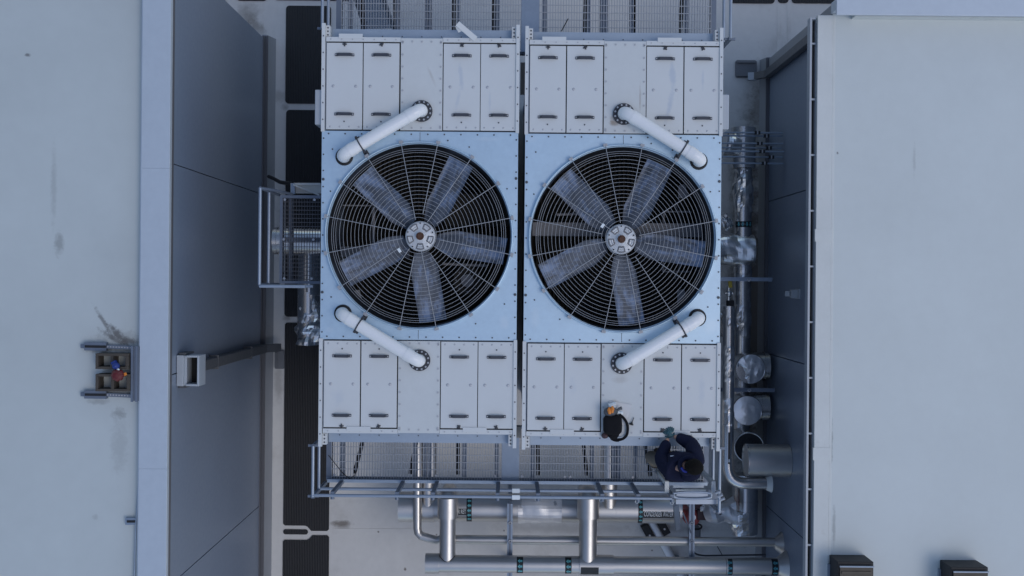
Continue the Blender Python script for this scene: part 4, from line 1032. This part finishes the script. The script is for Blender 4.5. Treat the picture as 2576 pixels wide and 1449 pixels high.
# capped elbows by the wall
for (u, v, lab) in ((1890,929,'upright pipe stub with a dented round lid, the farther of two capped stubs'), (1882,1034,'upright pipe stub with a smooth round lid, the nearer of two capped stubs')):
    c = W(u,v,1.27); zc = .60
    t = thing('capped_pipe', (c.x,c.y,0), lab, 'pipe', 'capped pipe stubs at the foot of the right wall')
    r_ = .238
    mb = MB(); pts = [Vector((XR-.06,c.y,zc))] + elbow((c.x+.26,c.y,zc),(c.x,c.y,zc),(c.x,c.y,zc+.26),8) + [Vector((c.x,c.y,1.22))]
    mb.tube(pts, r_, n=34); mb.build('jacket', M['jacket_shiny'], t)
    mb = MB(); mb.tube([(c.x,c.y,1.10),(c.x,c.y,1.18)], r_+.012, n=34, caps=False); mb.tube([(c.x+.34,c.y,zc),(c.x+.36,c.y,zc)], r_+.01, n=34, caps=False); mb.build('collar', M['jacket_shiny'], t)
    # crinkled lid: a fan of dented facets
    mb = MB(); rr = [0,.06,.12,.18,.225,.236]; n_ = 26; vs = []
    dent = .014 if 'dented' in lab else .006
    for r0 in rr:
        for i in range(n_):
            th = 2*math.pi*i/n_; p_ = Vector((r0*math.cos(th), r0*math.sin(th), 0)); z_ = 1.224 + .02*(1-(r0/.236)**2) + (noise.noise(p_*9+Vector((u,v,0)))*dent if r0 < .23 else 0)
            if 'dented' in lab and p_.x < -.06 and p_.y < .05: z_ -= .02
            vs.append(Vector((c.x,c.y,z_))+Vector((p_.x,p_.y,0)))
    mb.add(vs, [(j*n_+i,j*n_+(i+1)%n_,(j+1)*n_+(i+1)%n_,(j+1)*n_+i)[::-1] for j in range(len(rr)-1) for i in range(n_)], 0, False)
    mb.build('lid', M['lid'], t)
# big stub into the wall + ring flange below
zs = 1.82; rs_ = .255; c0 = W(1877,1158,zs)
bs = thing('wall_pipe', (c0.x,c0.y,0), 'largest shiny pipe stub lying flat into the right wall near the walkway corner', 'pipe')
mb = MB(); mb.tube([(c0.x,c0.y,zs),(XR-.004,c0.y,zs)], rs_, n=40); mb.build('jacket', M['jacket'], bs)
mb = MB(); mb.tube([(c0.x-.012,c0.y,zs),(c0.x+.012,c0.y,zs)], rs_+.006, n=40, caps=False); mb.build('rim', M['jacket_shiny'], bs)
c1 = W(1886,1126,1.25)
rf = thing('flanged_stub', (c1.x,c1.y,0), 'dark upright pipe mouth with a pale ring rim, half under the largest stub', 'pipe')
mb = MB(); mb.cyl((c1.x,c1.y,0),(c1.x,c1.y,1.2),.225,n=32,mc=1); 
for k in range(8): mb.cyl((c1.x+.12*math.cos(k*.785),c1.y+.12*math.sin(k*.785),1.2),(c1.x+.12*math.cos(k*.785),c1.y+.12*math.sin(k*.785),1.22),.014,n=6,m=1)
mb.build('body', [M['jacket_shiny'], M['shroud']], rf)
mb = MB(); mb.lathe([(.225,-.02),(.25,-.02),(.25,.03),(.225,.03)], (c1.x,c1.y,1.2), n=36, close=True); mb.build('ring', M['jacket_shiny'], rf)
# struts across at right
for (u0,u1,v,z,lab) in ((1816,1942,702,1.75,'grey steel angle bar crossing above the long pipe at the wall lamp'), (1812,1948,980,1.55,'dark steel bar between the two capped pipe stubs')):
    a = W(u0,v,z); b = W(u1,v,z); st = thing('strut_bar', ((a.x+b.x)/2,a.y,z), lab, 'strut')
    mb = MB(); mb.bar((a.x-.2,a.y,z),(b.x,a.y,z),.06,.05); mb.bar((a.x-.2,a.y+.02,z+.028),(b.x,a.y+.02,z+.028),.012,.04); mb.build('channel', M['galv_dk'] if v<800 else M['beam'], st)
    mb = MB(); q = W((u0+u1)/2+4,v,z); mb.lathe([(.012,0),(.03,0),(.03,.014),(.012,.014)], (q.x,a.y-.005,z+.026), n=12, close=True); mb.build('bolt', M['bolt'], st)
# little valve with yellow handle
q = W(1834,738,1.6)
vv = thing('valve', (q.x,q.y,1.3), 'small silver valve with yellow handle and black box in the right pipe gap', 'valve')
mb = MB(); mb.ell((q.x,q.y,1.6),(.05,.06,.05),12,8); mb.cyl((q.x,q.y-.12,1.58),(q.x,q.y+.12,1.58),.025,n=10); mb.cyl((q.x-.06,q.y,1.6),(q.x+.06,q.y,1.6),.02,n=10); mb.build('body', M['foil'], vv)
mb = MB(); mb.cbox((q.x+.005,q.y+.15,1.66),(.06,.12,.012),0,.1); mb.build('handle', M['yellow'], vv)
mb = MB(); mb.cbox((q.x+.03,q.y-.24,1.55),(.11,.26,.12)); mb.build('actuator', M['black'], vv, .01)
mb = MB(); mb.cyl((q.x-.1,q.y-.24,1.56),(q.x-.03,q.y-.24,1.56),.05,n=12); mb.build('gauge', M['foil_white'], vv)
q = W(1830,790,1.5); mb = MB(); mb.crumple([(q.x-.12,q.y-.05,1.5),(q.x+.02,q.y-.05,1.5)], .10, .02, n=16, seed=31); mb.cyl((q.x-.1,q.y-.2,1.3),(q.x-.1,q.y-.2,1.6),.16,n=20)
tag(mb.build('pipe_plug', M['jacket_shiny']), 'dull round pipe end tucked under the edge of the right tower', 'pipe')

# west pipes under landing
zz_ = 2.2; a = W(692,606,zz_); b = W(830,606,zz_)
wp = thing('cross_pipe', ((a.x+b.x)/2,a.y,0), 'thick shiny pipe seen through the side landing grating', 'pipe')
mb = MB(); mb.tube([(a.x,a.y,zz_),(b.x+.3,a.y,zz_)], .20, n=30); mb.build('jacket', M['jacket_shiny'], wp)
mb = MB(); mb.tube([(a.x-.01,a.y,zz_),(a.x+.05,a.y,zz_)], .208, n=30, caps=False); mb.build('rim', M['jacket_shiny'], wp)
zw = 1.4; x_ = W(777,790,zw).x
w2 = thing('wrapped_pipe', (x_,W(777,790,zw).y,0), 'foil wrapped pipe dropping out below the side landing of the left tower', 'pipe')
mb = MB(); mb.tube([(x_,W(777,640,zw).y,zw),(x_,W(777,867,zw).y,zw)], .18, n=30); mb.build('jacket', M['jacket_shiny'], w2)
mb = MB(); mb.crumple([(x_+.03,W(777,742,zw).y,zw+.02),(x_+.03,W(777,800,zw).y,zw+.03),(x_+.02,W(777,866,zw).y,zw+.01)], [.165,.19,.205], .11, n=26, seed=41, freq=4.5, sub=.05); mb.build('foil_patch', M['lid'], w2)
q = W(779,660,2.9); mb = MB(); mb.tube([(q.x,W(779,640,2.9).y,2.9),(q.x,W(779,735,2.9).y,2.9)], .05, n=14); mb.build('stub', M['foil'], w2)

# pvc pipe lying on the ground with rubber blocks
g0 = W(1626,1290,.09); g1 = W(1732,1480,.09)
mb = MB(); mb.tube([g0,g1], .068, n=20); tag(mb.build('plastic_pipe', M['pvc']), 'white plastic pipe lying aslant on the roof floor under the headers', 'pipe')
d_ = (g1-g0).normalized(); s_ = Vector((-d_.y,d_.x,0))
for (u,v,lab) in ((1630,1339,'black rubber block on the outer side of the slanting white pipe'),(1667,1323,'black rubber block on the wall side of the slanting white pipe')):
    q = W(u,v,.08); mb = MB(); mb.cbox((q.x,q.y,.085),(.30,.13,.16),0,math.atan2(d_.y,d_.x)); mb.cyl((q.x+d_.x*.04,q.y+d_.y*.04,.166),(q.x+d_.x*.04,q.y+d_.y*.04,.18),.018,n=8,m=1)
    tag(mb.build('support_block', [M['black'], M['bolt']], None, .006), lab, 'support block', 'rubber blocks beside the white pipe')

# red valve group
q = W(1737,1298,1.1)
rv = thing('fire_valve', (q.x,q.y,0), 'faded red valve with black parts among the crumpled foil', 'valve')
mb = MB(); mb.lathe([(0,.09),(.08,.085),(.13,.05),(.14,0),(.14,-.12),(0,-.12)], (q.x+.02,q.y-.02,1.1), n=18); mb.cyl((q.x-.2,q.y+.06,1.08),(q.x+.0,q.y+.0,1.08),.075,n=14); mb.cyl((q.x+.02,q.y,0),(q.x+.02,q.y,1.0),.05,n=12); mb.build('body', M['red_pale'], rv)
mb = MB(); mb.cyl((q.x+.02,q.y+.0,1.19),(q.x+.02,q.y+.0,1.22),.05,n=12); mb.build('cap', M['foil_white'], rv)
mb = MB(); qq = W(1772,1294,1.15); mb.cbox((qq.x,qq.y,1.15),(.24,.16,.14)); qa = W(1752,1270,1.2); mb.ell((qa.x,qa.y,1.2),(.11,.07,.08),12,8); qb = W(1712,1272,1.2); mb.ell((qb.x,qb.y,1.15),(.05,.13,.07),12,8); mb.build('actuator', M['maroon'], rv, 0)
mb = MB(); qc = W(1752,1325,.9); mb.tube([(qc.x+.085*math.cos(t),qc.y+.045*math.sin(t),.9) for t in [i*2*math.pi/20 for i in range(20)]],.016,n=8,closed=True); mb.build('hand_wheel', M['black'], rv)
q = W(1808,1292,1.25)
fw = thing('foil_wrap', (q.x,q.y,1.0), 'crumpled loose foil bundle between the red valve and the wall pipe', 'foil wrap')
mb = MB(); mb.crumple([W(1775,1296,1.2),W(1800,1288,1.25),W(1848,1284,1.25)], [.10,.20,.22], .12, n=24, seed=51, freq=3.2); mb.crumple([W(1760,1278,1.2),W(1782,1276,1.2)],[.07,.11],.06,n=16,seed=53,freq=7); mb.build('sheet', M['foil_white'], fw)
mb = MB(); qq = W(1812,1290,1.5); mb.cbox((qq.x,qq.y,1.5),(.03,.06,.02)); mb.build('clip', M['black'], fw)
q = W(1750,1341,.3); mb = MB(); mb.prism(rpoly(q.x-.085,q.y-.10,q.x+.085,q.y+.10,.03),0.004,.3); mb.prism(rpoly(q.x-.065,q.y-.08,q.x+.065,q.y+.08,.02),.301,.33)
tag(mb.build('junction_box', M['greyblock'], None, .01), 'small grey box standing on the floor beside the strut post', 'junction box')
# black hose along the floor
mb = MB(); mb.tube([W(1742,1375,.5)]+elbow(W(1746,1390,.4),W(1752,1397,.35),W(1775,1398,.3),5)+[W(1830,1397,.3),W(1905,1396,.3),W(1965,1395,.3)], .016, n=8); mb.tube([W(1800,1366,.1),W(1812,1388,.08),W(1818,1398,.06)],.008,n=6)
tag(mb.build('hose', M['flange']), 'thin dark hose running along the floor to the right wall', 'hose')

# ------------------------------------------------------------------ ladder access at the walkway corner
al = thing('access_ladder', W(1735,1245,3.0), 'steel ladder top with a looped handrail at the walkway corner', 'ladder')
for u in (1678,1795):
    a = W(u,1216,5.0); mb = MB(); mb.bar((a.x,a.y,3.0),(a.x,a.y,5.0),.05,.05,up=(0,1,0)); b = W(u,1240,5.0); mb.bar((a.x,a.y,4.98),(b.x,b.y,4.98),.055,.03); mb.build('stringer', M['edge_white'] if u<1700 else M['gutter'], al)
for (u0,u1,v,z,wd,mm) in ((1693,1770,1222,4.25,.05,'gutter'),(1700,1775,1237,4.6,.06,'edge_white'),(1690,1770,1248,4.9,.05,'gutter'),(1700,1810,1262,5.0,.06,'steel')):
    a = W(u0,v,z); b = W(u1,v,z); mb = MB(); mb.bar((a.x,a.y,z),(b.x,b.y,z),wd,.03); mb.build('rung', M[mm], al)
mb = MB(); c = W(1742,1246,5.05); mb.tube([(c.x+max(-.24,min(.24,.3*math.cos(t)))*1.0,c.y+.045*math.sin(t),5.05) for t in [i*2*math.pi/28 for i in range(28)]],.016,n=8,closed=True); mb.cbox((c.x,c.y,5.03),(.40,.05,.006)); mb.build('handrail_loop', M['steel'], al)
mb = MB(); c = W(1796,1244,4.8); mb.cbox((c.x,c.y,4.8),(.16,.12,.03)); mb.bar(W(1700,1268,4.3),W(1705,1330,2.6),.07,.05); mb.bar(W(1718,1290,3.0),W(1738,1340,1.7),.02,.02); mb.build('gate', M['beam'], al)
mb = MB()
for k in range(3): c = W(1806+5*k,1240+9*k,5.1); mb.cyl((c.x-.03,c.y,5.1),(c.x+.03,c.y+.03,5.12),.022,n=8)
mb.build('clamp', M['bolt'], al)

# ------------------------------------------------------------------ worker's bag, sheet and screwdriver
ZD = ZT+.0045
a = W(1560,1036,ZD)
mb = MB(); mb.prism([W(u,v,ZD)[:2] for u,v in ((1532,1008),(1590,1018),(1571,1070),(1528,1056))], ZD+.008, ZD+.013)
tag(mb.build('plastic_sheet', M['film']), 'clear plastic sheet lying under the black tool bag', 'plastic sheet')
q = W(1541,1068,ZD+.1)
bgt = thing('tool_bag', (q.x,q.y,ZD), 'open black tool bag with a loose strap and orange handled tools', 'bag')
def bagfn(p, q_):
    e = 0.55
    f = lambda t: math.copysign(abs(t)**e, t)
    return Vector((f(p.x)*.118, f(p.y)*.128, f(p.z)*.085)) * (1+.05*noise.noise(p*3))
mb = MB(); mb.ell((q.x,q.y,ZD+.10),(1,1,1),28,18,0,None,bagfn); mb.build('body', M['bag'], bgt)
mb = MB(); q1 = W(1545,1093,ZD+.06); mb.ell((q1.x-.01,q1.y,ZD+.055),(.075,.06,.05),14,10,0,None,lambda p,q_: q_*(1+.25*noise.noise(p*4))); q1 = W(1522,1096,ZD+.05); mb.ell((q1.x,q1.y,ZD+.04),(.045,.04,.035),12,8,1); mb.bar((q1.x,q1.y,ZD+.04),(q.x,q.y-.1,ZD+.06),.035,.03); mb.build('pocket', [M['bag'], M['maroon']], bgt)
sp_ = [W(u,v,ZD+z) for u,v,z in ((1558,1043,.12),(1569,1052,.10),(1577,1065,.05),(1579,1080,.035),(1576,1095,.03),(1566,1104,.03),(1550,1107,.03),(1538,1101,.03),(1545,1095,.05))]
mb = MB()
P_ = []
for i in range(len(sp_)-1):
    for k in range(5):
        t = k/5; p0,p1,p2,p3 = sp_[max(i-1,0)],sp_[i],sp_[i+1],sp_[min(i+2,len(sp_)-1)]
        P_.append(.5*((2*p1)+(p2-p0)*t+(2*p0-5*p1+4*p2-p3)*t*t+(3*p1-p0-3*p2+p3)*t**3))
for i in range(len(P_)-1): mb.bar(P_[i]-(P_[i+1]-P_[i])*.1,P_[i+1]+(P_[i+1]-P_[i])*.1,.034 if i<28 else .045,.006)
mb.build('strap', M['bag'], bgt)
for (du, dv, rt) in ((1533,1035,-.5),(1540,1032,.4)):
    c = W(du,dv,ZD+.19); mb = MB(); mb.tube([(c.x,c.y+.045,ZD+.18),(c.x+.01*rt,c.y+.02,ZD+.20),(c.x-.01*rt,c.y-.03,ZD+.19)],[.012,.024,.018],n=10); mb.build('tool_handle', M['orange'], bgt)
mb = MB(); c = W(1534,1040,ZD+.17); mb.ell((c.x+.01,c.y+.02,ZD+.15),(.085,.06,.04),14,8,0,None,lambda p,q_: q_*(1+.3*noise.noise(p*5))); c = W(1560,1029,ZD+.1); mb.tube([(c.x-.05,c.y-.06,ZD+.1),(c.x-.02,c.y,ZD+.1),(c.x+.02,c.y+.012,ZD+.09)],[.014,.016,.022],n=8); mb.build('tools', M['boltdk'], bgt)
mb = MB(); c = W(1540,1018,ZD+.1); mb.crumple([(c.x-.04,c.y-.02,ZD+.06),(c.x+.05,c.y,ZD+.06)],.035,.03,n=12,seed=61,freq=14,sub=.015); c = W(1558,1038,ZD+.08); mb.crumple([(c.x-.03,c.y+.01,ZD+.1),(c.x+.04,c.y-.01,ZD+.08)],.03,.02,n=10,seed=62,freq=14,sub=.015); mb.build('rag', M['label_white'], bgt)
a = W(1594,1050,ZD); b = W(1588,1066,ZD)
sdv = thing('screwdriver', a, 'small black screwdriver lying alone on the white middle panel beside the bag', 'screwdriver')
mb = MB(); mb.cyl((a.x,a.y,ZD+.018),(b.x+.01,b.y+.02,ZD+.018),.005,n=8); mb.build('blade', M['flange'], sdv)
mb = MB(); mb.cyl((b.x+.01,b.y+.02,ZD+.018),(b.x-.005,b.y-.01,ZD+.018),.010,.018,n=10); mb.cbox((b.x,b.y-.005,ZD+.014),(.05,.018,.014),0,-.3); mb.build('grip', M['black'], sdv)

# ------------------------------------------------------------------ the worker
def skin_mesh(nodes, edges, sub=2):
    """grow a continuous skin over a skeleton; nodes = [(pos, radius or (rx, ry))]"""
    me = bpy.data.meshes.new('skin'); me.from_pydata([n_[0] for n_ in nodes], edges, [])
    o = bpy.data.objects.new('skin', me); COL.objects.link(o)
    sk = o.modifiers.new('skin', 'SKIN'); sk.use_smooth_shade = True
    for i, n_ in enumerate(nodes):
        r_ = n_[1] if isinstance(n_[1], tuple) else (n_[1], n_[1])
        me.skin_vertices[0].data[i].radius = r_
        me.skin_vertices[0].data[i].use_root = (i == 0)
    ss = o.modifiers.new('sub', 'SUBSURF'); ss.levels = sub; ss.render_levels = sub
    dg = bpy.context.evaluated_depsgraph_get(); m_ = bpy.data.meshes.new_from_object(o.evaluated_get(dg))
    bpy.data.objects.remove(o)
    return m_
def from_mesh(name, me, mats, parent, loc=None):
    me.name = name; me.materials.clear()
    for m_ in mats: me.materials.append(m_)
    off = root_loc(parent) if parent else Vector(loc)
    for v in me.vertices: v.co -= off
    for p_ in me.polygons: p_.use_smooth = True; p_.material_index = 0
    o = bpy.data.objects.new(name, me); COL.objects.link(o)
    if parent: o.parent = parent
    else: o.location = loc
    return o
fa = R(118); fd = Vector((math.cos(fa), math.sin(fa), 0)); rd = Vector((math.sin(fa), -math.cos(fa), 0))   # facing, his right
base = Vector((2.06, -2.275, ZP+.008))
def B(f, r, z): return base + fd*f + rd*r + Vector((0,0,z))
lean = Vector((.045, .02, 0))
def T_(f, r, z): return B(f, r, z) + lean*max(0, (z-.85)/.6)
hd_c = Vector((2.205, -2.232, ZP+1.595))
pel, wst, cht, nck = T_(-.02,0,.92), T_(-.04,0,1.08), T_(-.02,0,1.30), (T_(.02,.0,1.45)*.5+hd_c*.5+Vector((0,0,-.03)))
hand_t = W(1687,1091,ZT+.05)
shR, shL = T_(.0,.195,1.39), T_(.0,-.195,1.39)
hdR, hdL = hand_t+Vector((.035,-.03,.0)), hand_t+Vector((-.03,-.05,.0))
elR = shR.lerp(hdR,.48)+rd*.10+Vector((0,0,-.10)); elL = shL.lerp(hdL,.48)-rd*.09+Vector((0,0,-.10))
hipR, hipL = B(-.02,.09,.88), B(-.02,-.09,.88)
knR, knL = Vector((2.10,-2.34,ZP+.48)), Vector((1.80,-2.27,ZP+.56))
anR, anL = Vector((2.17,-2.42,ZP+.09)), Vector((1.93,-2.44,ZP+.09))
toR, toL = Vector((2.11,-2.30,ZP+.045)), Vector((1.95,-2.33,ZP+.045))
def limbs(k):
    n_ = [(pel,(.115*k,.15*k)),(wst,(.11*k,.15*k)),(cht,(.125*k,.17*k)),(T_(.015,0,1.42),(.085*k,.10*k)),(nck,.055),
          (shR,.075*k),(elR,.052*k),(hdR,.035*k),(shL,.075*k),(elL,.052*k),(hdL,.035*k),
          (hipR,.095*k),(knR,.065*k),(anR,.042*k),(hipL,.095*k),(knL,.065*k),(anL,.042*k),(toR,.032),(toL,.032)]
    e_ = [(0,1),(1,2),(2,3),(3,4),(2,5),(5,6),(6,7),(2,8),(8,9),(9,10),(0,11),(11,12),(12,13),(0,14),(14,15),(15,16),(13,17),(16,18)]
    return n_, e_
# body: skin grown over the whole skeleton, with the head modelled onto the neck
bm_ = skin_mesh(*limbs(.86))
ff = Vector((-.80,.18,-.52)).normalized(); zup = Vector((0,0,1)); xr = ff.cross(zup).normalized(); zu = xr.cross(ff)
HM = Matrix((xr, ff, zu)).transposed()          # head frame: x right, y forward, z up
def headfn(p, q_):
    x, y, z = q_
    if p.z < -.2: x *= 1-.28*(-p.z-.2); y = y*(1-.1*(-p.z-.2)) + .012*(-p.z-.2)
    if p.y > .3:
        nz_ = math.exp(-((p.x/.16)**2)) * math.exp(-(((p.z+.12)/.22)**2)); y += .026*nz_
        for s_ in (-1,1): y -= .010*math.exp(-(((p.x-s_*.38)/.17)**2))*math.exp(-(((p.z-.06)/.13)**2))
        y += .008*math.exp(-((p.x/.3)**2))*math.exp(-(((p.z+.48)/.08)**2)) - .006*math.exp(-((p.x/.3)**2))*math.exp(-(((p.z+.56)/.03)**2))
    return Vector((x,y,z))
hm = MB(); hm.ell(hd_c,(.076,.098,.118),40,30,0,HM,headfn)
for s_ in (-1,1): hm.ell(hd_c+HM@Vector((s_*.078,-.008,-.005)),(.012,.026,.034),10,8,0,HM)
hm.cyl(nck-Vector((0,0,.03)), hd_c+HM@Vector((0,-.02,-.06)), .056,.052, n=16)
bb = bmesh.new(); bb.from_mesh(bm_)
vv_ = [bb.verts.new(p_) for p_ in hm.v]
for f_ in hm.f:
    try: bb.faces.new([vv_[i] for i in f_])
    except ValueError: pass
bb.to_mesh(bm_); bb.free()
person = from_mesh('person', bm_, [M['skin']], None, base)
rmh = person.modifiers.new('remesh','REMESH'); rmh.mode = 'VOXEL'; rmh.voxel_size = .009; rmh.use_smooth_shade = True
tag(person, 'worker in navy jacket and khaki trousers on the near walkway, reaching to the tower', 'person')
# jacket
jn = [(T_(-.03,0,.86),(.17,.19)),(wst,(.18,.21)),(cht,(.205,.235)),(T_(-.01,0,1.42),(.15,.17)),
      (shR,.13),(elR,.095),(elR.lerp(hdR,.55),.078),(elR.lerp(hdR,.90),.058),(shL,.13),(elL,.095),(elL.lerp(hdL,.55),.078),(elL.lerp(hdL,.90),.058)]
jm = skin_mesh(jn, [(0,1),(1,2),(2,3),(2,4),(4,5),(5,6),(6,7),(2,8),(8,9),(9,10),(10,11)])
for v in jm.vertices:
    n_ = noise.noise(v.co*9)*.012 + noise.noise(v.co*20)*.006; v.co += v.normal*n_
from_mesh('jacket', jm, [M['navy']], person)
tn = [(B(-.02,0,.94),(.115,.15)),(B(-.02,0,.86),(.12,.155)),(hipR+Vector((0,0,-.06)),.105),(knR,.082),(anR+Vector((0,0,.02)),.07),(hipL+Vector((0,0,-.06)),.105),(knL,.082),(anL+Vector((0,0,.02)),.07)]
tm = skin_mesh(tn, [(0,1),(1,2),(2,3),(3,4),(1,5),(5,6),(6,7)])
for v in tm.vertices: v.co += v.normal*noise.noise(v.co*12)*.008
from_mesh('trousers', tm, [M['khaki']], person)
for an, to in ((anR,toR),(anL,toL)):
    d_ = (to-an); d_.z = 0; d_.normalize()
    mb = MB(); c = base.z
    k_ = lambda p_: Vector((p_.x,p_.y,0))
    mb.tube([Vector((an.x,an.y,c+.04))-d_*.07, Vector((an.x,an.y,c+.05)), Vector((an.x,an.y,c+.05))+d_*.09, Vector((an.x,an.y,c+.04))+d_*.17, Vector((an.x,an.y,c+.035))+d_*.20], [.030,.046,.048,.042,.02], n=14)
    mb.cyl((an.x,an.y,c+.05),(an.x,an.y,c+.17),.05,.056,n=14); mb.build('boot', M['boot'], person)
# hair over crown, back and sides
def hairfn(p, q_):
    k = 1 + .05*noise.noise(p*7) + .03*noise.noise(Vector((p.x*18,p.y*5,p.z*18)))
    if p.y > .35 and p.z < .45: k *= .86
    if p.z < -.35: k *= .9
    return q_*k
mb = MB(); mb.ell(hd_c+HM@Vector((0,-.014,.022)),(.098,.116,.118),44,32,0,HM,hairfn); mb.build('hair', M['hair'], person)
for s_ in (-1,1):
    pass
mb = MB()
for s_ in (-1,1): mb.ell(hd_c+HM@Vector((s_*.030,.082,.006)),(.011,.009,.007),10,8,0,HM); mb.ell(hd_c+HM@Vector((s_*.030,.0885,.006)),(.005,.004,.005),8,6,1,HM)
mb.build('eyes', [M['label_white'], M['black']], person)
# hood and collar of the jacket
mb = MB(); cc = nck+Vector((0,0,.01)); mb.tube([cc+(fd*math.cos(t)*.095+rd*math.sin(t)*.10)+Vector((0,0,-.015*math.cos(t))) for t in [i*2*math.pi/24 for i in range(24)]], .030, n=10, closed=True); mb.ell(cc-fd*.11+Vector((0,0,-.03)),(.13,.10,.06),18,12,0,Matrix.Rotation(fa-math.pi/2,3,'Z'),lambda p,q_: q_*(1+.12*noise.noise(p*4))); mb.build('hood', M['navy'], person)
mb = MB(); mb.tube([cc+(fd*math.cos(t)*.075+rd*math.sin(t)*.085)+Vector((0,0,.025)) for t in [-2.5,-2.2,-1.9,-1.6,-1.3]], .017, n=8); mb.build('shirt_collar', M['collar'], person)
mb = MB()
for (f_, r_, z_) in ((.16,-.04,1.33),(.15,.07,1.27)):
    c = T_(f_, r_, z_)+Vector((0,0,.06)); mb.cbox((c.x,c.y,c.z),(.075,.012,.006),0,0.05)
mb.build('chest_tab', M['galv_dk'], person)
# gloved hands: palm, four unequal bent fingers and a thumb from the side
for hd, el, s_ in ((hdR,elR,1),(hdL,elL,-1)):
    d_ = (hand_t+Vector((0,.05,-.01))-el).normalized(); side_ = d_.cross(Vector((0,0,1))).normalized(); dn = side_.cross(d_)*-1
    if dn.z > 0: dn = -dn
    nodes = [(hd,(.024,.032)),(hd+d_*.045,(.020,.040)),(hd+d_*.085,(.017,.040))]; edges = [(0,1),(1,2)]
    for k, ln in enumerate((.066,.078,.073,.056)):
        o_ = (k-1.5)*.021; b0 = hd+d_*.088+side_*o_*s_
        i0 = len(nodes)
        nodes += [(b0,.0100),(b0+d_*ln*.45+dn*.008,.0092),(b0+d_*ln*.75+dn*.026,.0086),(b0+d_*ln*.85+dn*.046,.0075)]
        edges += [(2,i0),(i0,i0+1),(i0+1,i0+2),(i0+2,i0+3)]
    i0 = len(nodes); tb = hd+d_*.03-side_*.036*s_
    nodes += [(tb,.0125),(tb+d_*.032-side_*.022*s_+dn*.01,.0108),(tb+d_*.062-side_*.018*s_+dn*.025,.009)]; edges += [(1,i0),(i0,i0+1),(i0+1,i0+2)]
    from_mesh('glove', skin_mesh(nodes, edges, 1), [M['glove']], person)
